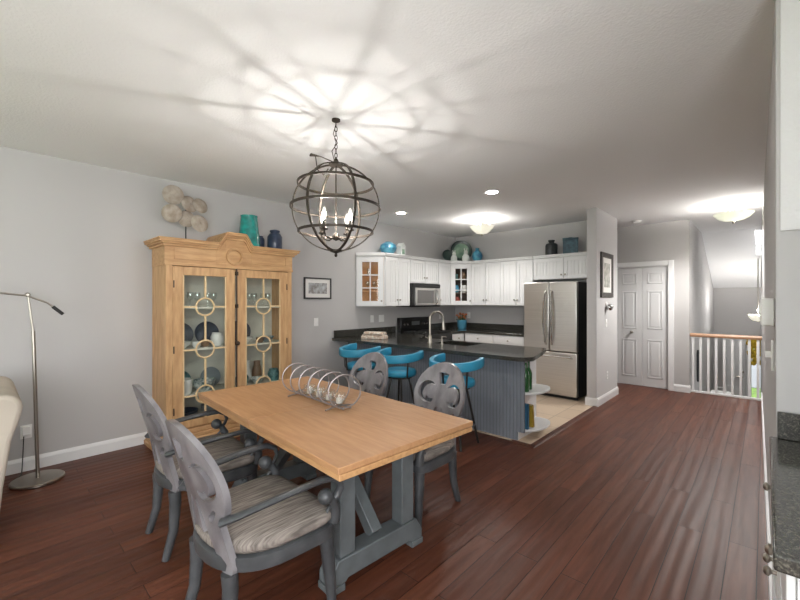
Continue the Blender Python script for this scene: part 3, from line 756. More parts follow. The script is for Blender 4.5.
def wall_plate(name, label, cat, p, face, kind='outlet', w=.072, hgt=.115):
    # face: rotation about z that turns local -y to the room
    o = thing(name, label, cat, p, face)
    obj('cover', G().box(-w/2, w/2, -.006, 0, -hgt/2, hgt/2), M['plastic'], o, bevel=.002)
    if kind == 'outlet':
        for z in (-.022, .022):
            s_ = obj('socket', G().box(-.014, .014, -.0085, -.006, z-.014, z+.014), M['plastic'], o, bevel=.002)
            obj('slot', G().box(-.007, -.004, -.009, -.0085, z-.004, z+.007).box(.004, .007, -.009, -.0085, z-.004, z+.007), M['slot'], s_)
    elif kind == 'switch':
        n = max(1, round(w/.072))
        for i in range(n): obj('toggle', G().box((i-(n-1)/2)*.046-.008, (i-(n-1)/2)*.046+.008, -.012, -.006, -.016, .016), M['plastic'], o, bevel=.002)
    return o
o = wall_plate('wall_outlet', 'white outlet low on the left wall behind the floor lamp', 'outlet', (0, .275, .335), PI/2)
tag(obj('plug_adapter', G().box(.0095, .04, .25, .30, .312, .385), M['plastic'], bevel=.004), 'white plug adapter in the outlet behind the floor lamp', 'plug')
wall_plate('light_switch', 'white switch on the left wall below the small framed picture', 'switch', (0, 3.243, 1.156), PI/2, 'switch')
wall_plate('light_switch', 'narrow white switch on the left wall above the striped towel', 'switch', (0, 4.32, 1.165), PI/2, 'switch')
wall_plate('light_switch', 'wide white double switch on the left wall between the range and the narrow switch', 'switch', (0, 4.53, 1.165), PI/2, 'switch', w=.118)
wall_plate('wall_outlet', 'white outlet on the left kitchen wall between range and corner', 'outlet', (0, 6.13, 1.158), PI/2)
wall_plate('wall_outlet', 'white outlet on the back kitchen wall beside the potted flowers', 'outlet', (.33, 6.64, 1.165), 0)
wall_plate('wall_outlet', 'white outlet low on the partition wall beside the fridge', 'outlet', (2.95, 6.255, .371), PI/2)
wall_plate('light_switch', 'white switch on the partition wall under the chrome bell', 'switch', (2.95, 6.205, 1.133), PI/2, 'switch')
# pictures
def picture(name, label, p, face, w, hh, fm, fr, mt, art):
    o = thing(name, label, 'picture', p, face)
    g = G()
    g.box(-w/2, w/2, -.022, 0, -hh/2, -hh/2+fr).box(-w/2, w/2, -.022, 0, hh/2-fr, hh/2).box(-w/2, -w/2+fr, -.022, 0, -hh/2+fr, hh/2-fr).box(w/2-fr, w/2, -.022, 0, -hh/2+fr, hh/2-fr)
    obj('frame', g, M[fm], o, bevel=.003)
    obj('mount', G().box(-w/2+fr, w/2-fr, -.010, -.002, -hh/2+fr, hh/2-fr), M['matte'], o)
    obj('print', G().box(-w/2+fr+mt, w/2-fr-mt, -.0115, -.010, -hh/2+fr+mt, hh/2-fr-mt), M[art], o)
    return o
picture('framed_picture', 'small black framed picture on the left wall beside the hutch', (.001, 3.267, 1.632), PI/2, .46, .30, 'frame', .02, .055, 'art1')
picture('framed_picture', 'tall grey-brown framed print on the partition wall beside the fridge', (2.951, 6.215, 1.825), PI/2, .58, .64, 'frame2', .07, .075, 'art2')
o = thing('wall_bell', 'chrome rounded wall fitting between the tall print and the switch', 'fitting', (2.951, 6.205, 1.37), PI/2)
obj('mount', G().lathe([(0, 0), (.05, 0), (.05, .01), (.02, .02), (0, .02)], (0, 0, .02), 18, Matrix.Rotation(PI/2, 3, 'X')), M['plastic'], o)
obj('bell', G().lathe([(0, -.045), (.03, -.04), (.048, -.01), (.05, .02), (.03, .045), (0, .052)], (0, -.045, -.01), 18), M['chrome'], o, smooth=60)

# ------------------------------------------------------------------ kitchen: wall cabinets
ZB, ZU = 1.37, 2.15
def door_mesh(x0, x1, z0, z1, fr=.055, y=0):
    g = G(); f = y-.02
    g.box(x0, x0+fr, f, y, z0, z1).box(x1-fr, x1, f, y, z0, z1).box(x0+fr, x1-fr, f, y, z0, z0+fr).box(x0+fr, x1-fr, f, y, z1-fr, z1)
    n = max(2, round((x1-x0-2*fr)/.055)); w = (x1-x0-2*fr)/n
    for i in range(n): g.box(x0+fr+i*w+.002, x0+fr+(i+1)*w-.002, f+.008, y-.002, z0+fr, z1-fr)
    g.box(x0+fr, x1-fr, y-.006, y-.001, z0+fr, z1-fr)
    return g
def knob(parent, x, y, z):
    return obj('knob', G().lathe([(0, 0), (.006, 0), (.006, .012), (.014, .018), (.015, .024), (.008, .031), (0, .032)], (x, y, z), 12, Matrix.Rotation(PI/2, 3, 'X')), M['nickel'], parent)
def wall_cab(label, loc, rz, w, z0, z1, doors, depth=.31, knob_z=None, sides='both'):
    t = thing('wall_cabinet', label, 'cabinet', (loc[0], loc[1], 0), rz, 'white wall cabinets')
    obj('body', G().box(.001, w-.001, 0, depth, z0, z1), M['white'], t)
    obj('cornice', G().box(.001, w-.001, -.03, depth, z1+.0005, z1+.028).box(.001, w-.001, -.042, depth, z1+.028, z1+.05), M['white'], t, bevel=.005)
    dw = w/doors
    for i in range(doors):
        d = obj('door', door_mesh(i*dw+.006, (i+1)*dw-.006, z0+.008, z1-.01), M['white'], t, bevel=.002)
        kx = ((i+1)*dw-.03 if (i % 2 == 0 and doors > 1) else i*dw+.03)
        knob(d, kx, -.02, knob_z or z0+.10)
    return t
def glass_cab(label, loc, rz, w, poly, inner, items):
    # poly: the case seen from above in local x-y, front edge on y = 0 from x = 0 to w
    t = thing('wall_cabinet', label, 'cabinet', (loc[0], loc[1], 0), rz, 'white wall cabinets')
    g = G().prism(poly, 'xy', ZU-.02, ZU).prism(poly, 'xy', ZB, ZB+.02)
    n = len(poly)
    cx = sum(p[0] for p in poly)/n; cyy = sum(p[1] for p in poly)/n
    ins = [(cx+(p[0]-cx)*.94, cyy+(p[1]-cyy)*.94) for p in poly]
    for i in range(n):
        a, b = poly[i], poly[(i+1) % n]
        if abs(a[1]) < 1e-4 and abs(b[1]) < 1e-4: continue
        g.prism([a, b, ins[(i+1) % n], ins[i]], 'xy', ZB+.02, ZU-.02)
    obj('body', g, M['white'], t)
    in2 = [(cx+(p[0]-cx)*.93, cyy+(p[1]-cyy)*.93) for p in poly]; in3 = [(cx+(p[0]-cx)*.91, cyy+(p[1]-cyy)*.91) for p in poly]
    g = G()
    for i in range(n):
        a, b = poly[i], poly[(i+1) % n]
        if abs(a[1]) < 1e-4 and abs(b[1]) < 1e-4: continue
        g.prism([in2[i], in2[(i+1) % n], in3[(i+1) % n], in3[i]], 'xy', ZB+.021, ZU-.021)
    obj('lining', g, M[inner], t)
    g = G()
    for z in (1.61, 1.86): g.prism([(cx+(p[0]-cx)*.90, cyy+(p[1]-cyy)*.90) for p in poly], 'xy', z-.016, z)
    obj('shelf', g, M[inner], t)
    co = [(cx+(p[0]-cx)*(1.0 if p[1] > 1e-4 else 1.0), p[1]-(.035 if p[1] < 1e-4 else 0)) for p in poly]
    obj('cornice', G().prism(co, 'xy', ZU+.0005, ZU+.05), M['white'], t, bevel=.005)
    z0, z1 = ZB+.008, ZU-.01; fr = .085; x0, x1 = .012, w-.012
    g = G().box(x0, x0+fr, -.02, -.0005, z0, z1).box(x1-fr, x1, -.02, -.0005, z0, z1).box(x0+fr, x1-fr, -.02, -.0005, z0, z0+.075).box(x0+fr, x1-fr, -.02, -.0005, z1-.085, z1)
    d = obj('door', g, M['white'], t, bevel=.003)
    a, b = x0+fr, x1-fr; zz0, zz1 = z0+.075, z1-.085
    g = G().box((a+b)/2-.009, (a+b)/2+.009, -.018, -.004, zz0, zz1)
    for q in (1, 2): g.box(a, b, -.018, -.004, zz0+(zz1-zz0)*q/3-.008, zz0+(zz1-zz0)*q/3+.008)
    obj('glazing_bars', g, M['white'], d)
    obj('pane', G().box(a, b, -.004, -.002, zz0, zz1), M['glass'], d, smooth=0)
    knob(d, x1-.03, -.02, z0+.075)
    mw = t.matrix_basis if False else Matrix.Translation((loc[0], loc[1], 0)) @ Matrix.Rotation(rz, 4, 'Z')
    for (nm, prof, m, x, y, z, lab, cat, grp) in items:
        p = mw @ Vector((x, y, z)); put(nm, prof, m, p.x, p.y, p.z, lab, cat, grp, 14)
    return t
a1 = math.atan2(4.27-3.98, .33); w1 = math.hypot(.33, .29)
def loc_poly(pts, o, rz):
    c, s = math.cos(-rz), math.sin(-rz)
    return [((p[0]-o[0])*c-(p[1]-o[1])*s, (p[0]-o[0])*s+(p[1]-o[1])*c) for p in pts]
TUMB = [(0, 0), (.028, 0), (.033, .10), (.030, .10), (.026, .006), (0, .006)]
glass_cab('white angled glass-door cabinet with interior wood coloured as lit orange at the left end of the wall cabinets', (.006, 3.98), a1, w1,
          [(0, 0), (w1, 0)] + loc_poly([(.336, 4.272), (.006, 4.272)], (.006, 3.98), a1), 'litwood',
          [('tumbler', TUMB, 'goblet', .19, .07, 1.8605, 'clear tumbler on the top shelf of the angled glass cabinet', 'glass', None),
           ('goblet', GOB, 'goblet', .27, .07, 1.6105, 'right clear goblet on the middle shelf of the angled glass cabinet', 'glass', None),
           ('goblet', GOB, 'goblet', .17, .07, 1.6105, 'left clear goblet on the middle shelf of the angled glass cabinet', 'glass', None),
           ('cup', CUP, 'dish', .24, .07, 1.3905, 'white cup on the bottom shelf of the angled glass cabinet', 'cup', None)])
wall_cab('white double-door wall cabinet between the angled glass cabinet and the microwave', (.33, 4.275), PI/2, .58, ZB, ZU, 2, .322)
wall_cab('short white double-door wall cabinet directly above the microwave', (.33, 4.86), PI/2, .765, 1.75, ZU, 2, .322)
wall_cab('narrow white single-door wall cabinet right of the microwave', (.33, 5.63), PI/2, .37, ZB, ZU, 1, .322)
wd = math.hypot(.28, .305); a2 = math.atan2(.305, .28)
glass_cab('white diagonal corner cabinet with glass door and dark contents', (.33, 6.003), a2, wd,
          [(0, 0), (wd, 0)] + loc_poly([(.61, 6.632), (.008, 6.632), (.008, 6.003)], (.33, 6.003), a2), 'darkin',
          [('vase', TUMB, 'tealdish', .14, .10, 1.8605, 'teal cup on the top shelf of the corner glass cabinet', 'cup', None),
           ('vase', POT, 'brown', .26, .12, 1.8605, 'brown pot on the top shelf of the corner glass cabinet', 'pot', None),
           ('bowl', POT, 'bluevase', .125, .10, 1.6105, 'blue pot on the middle shelf of the corner glass cabinet', 'pot', None),
           ('jar', POT, 'dish', .28, .10, 1.6105, 'white pot on the middle shelf of the corner glass cabinet', 'pot', None),
           ('jar', POT, 'red', .14, .10, 1.3905, 'rust red pot on the bottom shelf of the corner glass cabinet', 'pot', None),
           ('jar', CUP, 'dish', .26, .10, 1.3905, 'white cup on the bottom shelf of the corner glass cabinet', 'cup', None)])
wall_cab('white double-door wall cabinet on the back wall next to the corner glass cabinet', (.612, 6.31), 0, .595, ZB, ZU, 2, .322)
wall_cab('white double-door wall cabinet on the back wall next to the fridge', (1.21, 6.31), 0, .60, ZB, ZU, 2, .322)
wall_cab('short white double-door wall cabinet above the fridge', (1.815, 6.31), 0, .995, 1.80, ZU, 2, .322, 1.87)
# microwave
mv = thing('microwave', 'stainless over-range microwave with a black surround under the short cabinet', 'microwave', (.385, 4.865, 0), PI/2)
obj('case', G().box(0, .755, 0, .37, 1.352, 1.747), M['black'], mv, bevel=.003)
d = obj('door', G().box(.07, .60, -.022, -.0005, 1.375, 1.675), M['steel'], mv, bevel=.004)
obj('window', G().box(.11, .55, -.0245, -.022, 1.415, 1.635), mat('dark_screened_glass', (104, 102, 100), .2), d)
obj('handle', G().tube([(.60, -.022, 1.395), (.605, -.06, 1.43), (.608, -.068, 1.525), (.605, -.06, 1.62), (.60, -.022, 1.655)], .011, 8), M['steel2'], d)
obj('control_panel', G().box(.625, .745, -.022, -.0005, 1.375, 1.675), M['steel'], mv, bevel=.003)
obj('vent_grille', G().box(.01, .745, -.015, -.0005, 1.69, 1.74), M['matblack'], mv, bevel=.003)
# things on top of the wall cabinets
ZC = ZU+.05
put('vase', [(0, 0), (.06, 0), (.115, .045), (.14, .10), (.125, .155), (.07, .19), (.045, .195), (.05, .205), (.04, .205), (.05, .19), (.1, .15), (0, .05)], 'bluevase', .19, 4.50, ZC, 'round mottled blue vase on top of the cabinets left of the microwave', 'vase', None, 24)
f = thing('lantern', 'white ceramic house-shaped lantern beside the round blue vase', 'lantern', (.20, 4.79, ZC))
obj('body', G().box(-.055, .055, -.055, .055, 0, .15), M['figur'], f, bevel=.006)
obj('lantern_roof', G().prism([(-.065, .1505), (.065, .1505), (0, .22)], 'yz', -.062, .062), M['figur'], f, bevel=.004)
obj('opening', G().box(.0555, .058, -.03, .03, .03, .11), M['greenplate'], f)
def plate_up(name, label, x, y, z, r, rz, m, rim):
    o = thing(name, label, 'plate', (x, y, z), rz)
    mm = Matrix.Rotation(math.radians(78), 3, 'X')
    obj('rim', G().lathe([(0, -.012), (r*.7, -.006), (r, .018), (r, .028), (r*.75, .006), (0, -.002)], (0, 0, r*.985), 32, mm), M[rim], o, smooth=50)
    obj('center', G().lathe([(0, .001), (r*.70, .008), (r*.72, .013), (r*.5, .008), (0, .006)], (0, 0, r*.985), 32, mm), M[m], o, smooth=50)
    return o
plate_up('platter', 'large round green platter with dark rim standing above the corner cabinet', .33, 6.37, ZC+.01, .21, math.radians(42), 'greenplate', 'platerim')
plate_up('platter', 'small dark plate at the left of the large green platter', .20, 6.10, ZC+.01, .11, math.radians(60), 'platerim', 'platerim')
for (x, y, s, lab) in ((.33, 6.13, 1.0, 'white ceramic rabbit-shaped figure left in front of the green platter'), (.50, 6.27, 1.15, 'taller white ceramic figure right in front of the green platter')):
    o = thing('figurine', lab, 'figurine', (x, y, ZC), math.radians(42))
    obj('body', G().loft([[(s*r*math.cos(2*PI*k/16), s*r*.7*math.sin(2*PI*k/16), s*z) for k in range(16)] for r, z in ((.05, 0), (.062, .03), (.058, .08), (.035, .115), (.03, .125))]), M['figur'], o, smooth=60)
    obj('head', G().sphere((0, -.01*s, .145*s), .036*s, 14), M['figur'], o, smooth=60)
    obj('ear', G().tube([(-.014*s, 0, .165*s), (-.022*s, .01, .215*s)], [.010*s, .006*s], 8).tube([(.014*s, 0, .165*s), (.022*s, .01, .215*s)], [.010*s, .006*s], 8), M['figur'], o)
put('vase', [(0, 0), (.05, 0), (.085, .04), (.10, .10), (.085, .16), (.045, .20), (.03, .22), (.04, .25), (.03, .25), (.02, .22), (.07, .15), (0, .05)], 'bluevase', .64, 6.45, ZC, 'dappled blue vase with narrow neck right of the green platter', 'vase', None, 24)
put('jar', [(0, 0), (.085, 0), (.095, .01), (.095, .17), (.08, .195), (.04, .205), (.04, .225), (.05, .235), (.05, .255), (0, .262)], 'darkjar', 2.06, 6.44, ZC, 'charcoal textured jar with stopper above the fridge cabinet', 'jar', None, 24)
b = thing('decor_box', 'square teal patinated metal box at the right above the fridge', 'box', (2.36, 6.45, ZC), math.radians(20))
obj('body', G().box(-.11, .11, -.11, .11, 0, .225), M['tealbox'], b, bevel=.006)
obj('lid', G().box(-.117, .117, -.117, .117, .2255, .25).box(-.03, .03, -.03, .03, .25, .268), M['tealbox'], b, bevel=.005)

# ------------------------------------------------------------------ base cabinets and worktops
ZK = .873
def base_cab(label, loc, rz, w, units, depth=.60):
    t = thing('base_cabinet', label, 'cabinet', (loc[0], loc[1], 0), rz, 'white base cabinets')
    obj('body', G().box(.001, w-.001, 0, depth, .10, ZK).box(.001, w-.001, .07, depth, .0065, .10), M['white'], t)
    dw = w/units
    for i in range(units):
        d = obj('drawer', G().box(i*dw+.006, (i+1)*dw-.006, -.02, -.0005, .715, ZK-.012).box(i*dw+.03, (i+1)*dw-.03, -.024, -.02, .735, ZK-.032), M['white'], t, bevel=.003)
        knob(d, (i+.5)*dw, -.024, .788)
        d = obj('door', door_mesh(i*dw+.006, (i+1)*dw-.006, .11, .70), M['white'], t, bevel=.002)
        knob(d, (i+1)*dw-.04, -.02, .63)
    return t
base_cab('white base cabinet with drawers along the back kitchen wall left of the fridge', (.645, 6.035), 0, 1.15, 2, .595)
base_cab('white base cabinet left of the range under the striped towel counter', (.605, 4.44), PI/2, .41, 1, .595)
base_cab('white base cabinet right of the range in the kitchen corner', (.605, 5.63), PI/2, .40, 1, .595)
def counter(name, label, g, bev=.008): return tag(obj(name, g, M['granite'], bevel=bev), label, 'countertop')
# L-shaped worktop in the corner
counter('countertop', 'black granite worktop in the kitchen corner and along the back wall',
        G().prism([(.003, 5.628), (.64, 5.628), (.64, 6.0), (1.79, 6.0), (1.79, 6.637), (.003, 6.637)], 'xy', ZK+.001, ZK+.041))
# peninsula
pen = thing('peninsula', 'kitchen peninsula clad in blue-grey beadboard with white rounded end shelves', 'peninsula', (0, 0, 0))
obj('panel', G().box(.002, 2.755, 3.815, 3.835, .0, ZK-.002).box(2.755, 2.83, 3.815, 3.835, .095, ZK-.002), M['peninsula'], pen, bevel=.002)
obj('body', G().box(.002, 2.68, 3.8355, 4.40, .0065, .67).box(.002, 1.50, 3.8355, 4.40, .67, ZK-.002).box(2.05, 2.68, 3.8355, 4.40, .67, ZK-.002).box(1.50, 2.05, 3.8355, 3.965, .67, ZK-.002).box(1.50, 2.05, 4.375, 4.40, .67, ZK-.002), M['white'], pen)
obj('shelf_back', G().box(2.6805, 2.70, 3.8355, 4.40, .0065, ZK-.002).box(2.70, 2.815, 3.8355, 3.85, .10, ZK-.002).box(2.70, 2.76, 3.8355, 4.40, .0065, .0995), M['white'], pen)
qr = [(2.70, 3.85)] + [(2.83+.01*k, 3.85) for k in range(1)] + [(2.80+.14*math.sin(a), 4.12-.27*math.cos(a)) for a in [PI*k/16 for k in range(1, 16)]] + [(2.80, 4.39), (2.70, 4.39)]
for z in (.12, .50):
    obj('end_shelf', G().prism(qr, 'xy', z-.02, z), M['white'], pen, bevel=.004)
# worktop with sink cut-out (built as pieces of one mesh)
def end_edge(): return [(2.86, 3.52)] + arc((2.86, 3.66), .14, -80, 0, 6)[0:] 
ee = [(p[0], p[1]) for p in end_edge()]
SKX0, SKX1, SKY0, SKY1 = 1.52, 2.03, 3.98, 4.36
g = G()
za, zb_ = ZK+.001, ZK+.041
g.prism([(.003, 3.52)] + ee + [(2.97, 3.80), (2.90, 4.10), (2.80, 4.44), (SKX1, 4.44), (SKX1, SKY0), (SKX0, SKY0), (SKX0, 4.44), (.64, 4.44), (.64, 4.855), (.003, 4.855)], 'xy', za, zb_)
g.box(SKX0, SKX1, SKY1, 4.44, za, zb_)
counter('countertop', 'black granite peninsula worktop with breakfast bar overhang', g, 0)
sk_ = thing('sink', 'black undermount sink set in the peninsula worktop', 'sink', (0, 0, 0))
obj('basin', G().box(SKX0-.01, SKX1+.01, SKY0-.01, SKY0+.01, .69, ZK).box(SKX0-.01, SKX1+.01, SKY1-.01, SKY1+.01, .69, ZK).box(SKX0-.01, SKX0+.01, SKY0+.01, SKY1-.01, .69, ZK)
    .box(SKX1-.01, SKX1+.01, SKY0+.01, SKY1-.01, .69, ZK).box(SKX0-.01, SKX1+.01, SKY0-.01, SKY1+.01, .68, .69), M['matblack'], sk_)
obj('drain', G().lathe([(.0, .6915), (.04, .6915), (.045, .6905)], ((SKX0+SKX1)/2, 4.17, 0), 16), M['chrome'], sk_)
# splashbacks
bs = tag(obj('backsplash', G().box(.003, .023, 3.55, 4.852, ZK+.042, 1.02), M['granite'], bevel=.003), 'black granite splash strip on the left wall behind the striped towel', 'backsplash')
tag(obj('backsplash', G().box(.003, .023, 5.635, 6.637, ZK+.042, 1.02).box(.024, 1.785, 6.617, 6.637, ZK+.042, 1.02), M['granite'], bevel=.003), 'black granite splash strip round the kitchen corner behind the flowers', 'backsplash')
# faucet, sprayer, soap
fa = thing('faucet', 'brushed nickel gooseneck faucet at the peninsula sink', 'faucet', (1.50, 3.935, zb_))
obj('base', G().lathe([(0, 0), (.032, 0), (.032, .012), (.024, .02), (.022, .09), (.016, .10), (0, .10)], seg=18), M['nickel'], fa)
pts = [(0, 0, .09), (0, 0, .30)] + [(.085*(1-math.cos(a))*.5, .085*(1-math.cos(a)), .30+.10*math.sin(a)) for a in [PI*k/12 for k in range(1, 13)]] + [(.085, .17, .26)]
obj('spout', G().tube(pts, .0135, 12), M['nickel'], fa)
obj('spray_head', G().tube([(.085, .17, .27), (.086, .172, .165)], [.017, .021], 12), M['nickel'], fa)
obj('lever', G().tube([(-.02, 0, .06), (-.075, -.005, .075)], [.008, .006], 8), M['nickel'], fa)
sd = thing('soap_dispenser', 'slim nickel soap dispenser beside the gooseneck faucet', 'dispenser', (1.70, 3.925, zb_))
obj('body', G().lathe([(0, 0), (.022, 0), (.022, .008), (.013, .015), (.012, .07), (0, .07)], seg=14), M['nickel'], sd)
obj('nozzle', G().tube([(0, 0, .065), (0, 0, .095), (.02, .05, .095), (.022, .058, .085)], .006, 8), M['nickel'], sd)
# striped towel roll on the counter
tw = thing('folded_towel', 'cream patterned folded cloth on the granite counter by the left wall', 'cloth', (.56, 3.85, zb_), math.radians(18))
obj('fold', G().loft([[(x, y*.09, .001+z) for (y, z) in ((-1, 0), (1, 0), (1.05, .03), (.7, .058), (0, .066), (-.7, .058), (-1.05, .03))] for x in (-.17, -.165, 0, .165, .17)]), M['paper'], tw, bevel=.006)
obj('fold', G().loft([[(x, y*.075, .068+z) for (y, z) in ((-1, 0), (1, 0), (1.05, .015), (.6, .032), (-.6, .034), (-1.05, .015))] for x in (-.14, -.135, .02, .15, .155)]), M['paper'], tw, bevel=.004)
# flowers
fp = thing('flower_pot', 'turquoise pot of orange flowers in the kitchen corner', 'plant', (.30, 6.44, zb_))
obj('pot', G().lathe([(0, 0), (.07, 0), (.085, .02), (.095, .15), (.10, .16), (.09, .165), (.085, .15), (.075, .03), (0, .03)], seg=24), M['bluepot'], fp)
g = G(); gl = G()
for i in range(15):
    a = R.random()*2*PI; rr = .10*math.sqrt(R.random()); z = .20+.10*R.random()
    g.sphere((rr*math.cos(a), rr*math.sin(a), z), .022+.012*R.random(), 8, (1, 1, .7))
    gl.tube([(rr*.4*math.cos(a), rr*.4*math.sin(a), .12), (rr*math.cos(a), rr*math.sin(a), z)], .004, 5)
    gl.sphere((rr*1.1*math.cos(a+1), rr*1.1*math.sin(a+1), z-.04), .02, 6, (1, 1, .35))
obj('flowers', g, M['orange'], fp); obj('leaves', gl, M['leaf'], fp)
# range
rg = thing('range', 'black gas range with tall backguard against the left wall', 'range', (.655, 4.865, 0), PI/2)
obj('body', G().box(0, .755, 0, .60, .10, .905).box(.02, .735, .05, .60, .0065, .10), M['black'], rg, bevel=.004)
obj('oven_door', G().box(.01, .745, -.03, -.0005, .24, .78), M['black'], rg, bevel=.005)
obj('handle', G().tube([(.08, -.03, .74), (.08, -.07, .74), (.675, -.07, .74), (.675, -.03, .74)], .011, 8), M['steel2'], rg)
bg = obj('backguard', G().box(0, .755, .52, .62, .9055, 1.165), M['black'], rg, bevel=.01)
obj('display', G().box(.27, .48, .517, .52, 1.03, 1.10), mat('grey_display_glass', (70, 72, 74), .15), bg)
for x in (.07, .15, .60, .68):
    obj('knob', G().lathe([(0, 0), (.02, 0), (.017, .02), (0, .02)], (x, .52, 1.05), 14, Matrix.Rotation(PI/2, 3, 'X')), M['steel2'], bg)
for (x, y) in ((.19, .14), (.57, .14), (.19, .38), (.57, .38)):
    g = G()
    for k in range(4):
        g.bar((x+.13*math.cos(PI/4*(2*k+1)), y+.11*math.sin(PI/4*(2*k+1)), .93), (x, y, .93), .012, .012)
    g.box(x-.16, x+.16, y-.115, y-.103, .906, .936).box(x-.16, x+.16, y+.103, y+.115, .906, .936)
    obj('grate', g, M['matblack'], rg)
    obj('burner', G().lathe([(0, .906), (.05, .906), (.05, .916), (.03, .92), (0, .92)], (x, y, 0), 16), M['matblack'], rg)
# fridge
fr = thing('refrigerator', 'stainless french-door refrigerator with black sides and bottom freezer', 'refrigerator', (1.85, 5.86, 0))
W = .81
obj('case', G().box(.003, W-.003, .075, .755, .03, 1.735), M['fside'], fr, bevel=.004)
obj('kick_plate', G().box(.01, W-.01, .06, .09, .007, .05), M['matblack'], fr)
for x0, x1, s in ((.0, W/2-.003, 1), (W/2+.003, W, -1)):
    d = obj('door', G().box(x0, x1, .0, .0745, .705, 1.74), M['steel'], fr, bevel=.012, seg=3)
    hx = W/2-s*.045
    obj('handle', G().tube([(hx, 0, .80), (hx, -.045, .84), (hx-s*.012, -.062, 1.0), (hx-s*.02, -.068, 1.2), (hx-s*.012, -.062, 1.4), (hx, -.045, 1.56), (hx, 0, 1.60)], .0145, 10), M['steel2'], d)
d = obj('freezer_drawer', G().box(0, W, 0, .0745, .055, .692), M['steel'], fr, bevel=.012, seg=3)
obj('handle', G().tube([(.07, 0, .615), (.07, -.05, .63), (W/2, -.06, .632), (W-.07, -.05, .63), (W-.07, 0, .615)], .0145, 10), M['steel2'], d)
# bottles and books on the end shelves
BOT = [(0, 0), (.034, 0), (.036, .006), (.036, .17), (.03, .20), (.013, .235), (.013, .29), (.015, .292), (.015, .305), (0, .305)]
o = put('wine_bottle', BOT, 'bottle', 2.79, 3.935, .501, 'green glass bottle on the upper white end shelf, nearer the blue panel', 'bottle', 'bottles on the end shelf')
o = put('wine_bottle', BOT, 'bottle', 2.765, 4.06, .501, 'green glass bottle on the upper white end shelf, farther from the blue panel', 'bottle', 'bottles on the end shelf')
def book(label, x, y, z, w, d_, hh, m, tilt):
    o = thing('book', label, 'book', (x, y, z)); o.rotation_euler = (math.radians(tilt), 0, 0)
    obj('cover', G().box(-w/2, w/2, -d_/2, -d_/2+.004, 0, hh).box(-w/2, w/2, d_/2-.004, d_/2, 0, hh).box(w/2-.004, w/2, -d_/2, d_/2, 0, hh), M[m], o)
    obj('pages', G().box(-w/2+.004, w/2-.0045, -d_/2+.0045, d_/2-.0045, .004, hh-.006), M['bookpage'], o)
book('blue book standing on the lower white end shelf', 2.775, 3.895, .121, .13, .035, .26, 'bookblue', 0)
book('yellow book leaning beside the blue book on the lower end shelf', 2.79, 3.99, .124, .13, .035, .235, 'bookyel', 6)

# ------------------------------------------------------------------ bar stools
def make_stool():
    t = thing('bar_stool', '', 'stool', (0, 0, 0), 0, 'blue bar stools at the peninsula')
    obj('seat', G().lathe([(0, .595), (.175, .595), (.188, .61), (.19, .64), (.18, .66), (.14, .672), (0, .676)], seg=36), M['turq'], t, smooth=60)
    obj('seat_plate', G().lathe([(0, .57), (.14, .57), (.14, .5945), (0, .5945)], seg=24), M['stoolmetal'], t)
    # low wraparound back
    L = []
    for i in range(29):
        a = math.radians(-205+230*i/28); r = .255
        c, s = math.cos(a), math.sin(a); tl = .03*(1+s)
        L.append([((r+u)*c, (r+u)*s, .805+tl+v) for u, v in ((-.022, -.045), (.022, -.045), (.028, 0), (.022, .045), (-.022, .045), (-.028, 0))])
    obj('backrest', G().loft(L), M['turq'], t, bevel=.008, smooth=60)
    g = G()
    for a in (-150, -90, -30):
        a = math.radians(a); g.tube([(.12*math.cos(a), .12*math.sin(a), .585), (.22*math.cos(a), .22*math.sin(a), .60), (.24*math.cos(a), .24*math.sin(a), .77)], .010, 8)
    obj('back_bracket', g, M['stoolmetal'], t)
    for k in range(4):
        a = PI/4+PI/2*k
        obj('leg', G().tube([(.10*math.cos(a), .10*math.sin(a), .575), (.225*math.cos(a), .225*math.sin(a), .0)], .012, 8), M['stoolmetal'], t)
    obj('footrest', G().tube([(.180*math.cos(2*PI*k/32), .180*math.sin(2*PI*k/32), .205) for k in range(32)], .009, 8, True), M['chrome'], t)
    return t
stool = make_stool(); stool['label'] = 'turquoise bar stool nearest the end of the peninsula, behind the far corner dining chair'
stool.location = (2.33, 3.33, 0); stool.rotation_euler.z = math.radians(0)
dup(stool, 'middle turquoise bar stool of the three at the peninsula', (1.54, 3.33, 0), math.radians(4))
dup(stool, 'turquoise bar stool nearest the left wall at the peninsula', (.86, 3.33, 0), math.radians(-3))

# ------------------------------------------------------------------ chandelier and ceiling lights
LX, LY, LZ, LR = 2.42, 1.72, 2.115, .305
ch = thing('chandelier', 'dark bronze globe chandelier with four lit candle bulbs over the table', 'chandelier', (LX, LY, 0), math.radians(46))
obj('canopy', G().lathe([(0, H), (.03, H), (.03, H-.012), (.012, H-.02), (0, H-.02)], seg=24), M['iron'], ch)
g = G(); z = H-.02; i = 0
while z > LZ+LR+.045:
    pl = 'xz' if i % 2 else 'yz'
    pts = [((.009*math.cos(a), 0, z-.018+.019*math.sin(a)) if i % 2 else (0, .009*math.cos(a), z-.018+.019*math.sin(a))) for a in [2*PI*k/12 for k in range(12)]]
    g.tube(pts, .0028, 5, True); z -= .031; i += 1
obj('chain', g, M['iron'], ch)
obj('slack_cord', G().tube([(0, 0, H-.03), (-.02, .01, H-.10), (.012, -.01, H-.17), (-.03, .01, H-.22), (-.01, 0, LZ+LR+.02)], .003, 6), M['iron'], ch)
obj('hub', G().lathe([(0, LZ+LR+.045), (.012, LZ+LR+.04), (.02, LZ+LR+.02), (.05, LZ+LR+.006), (.05, LZ+LR-.006), (0, LZ+LR-.01)], seg=20), M['iron'], ch)
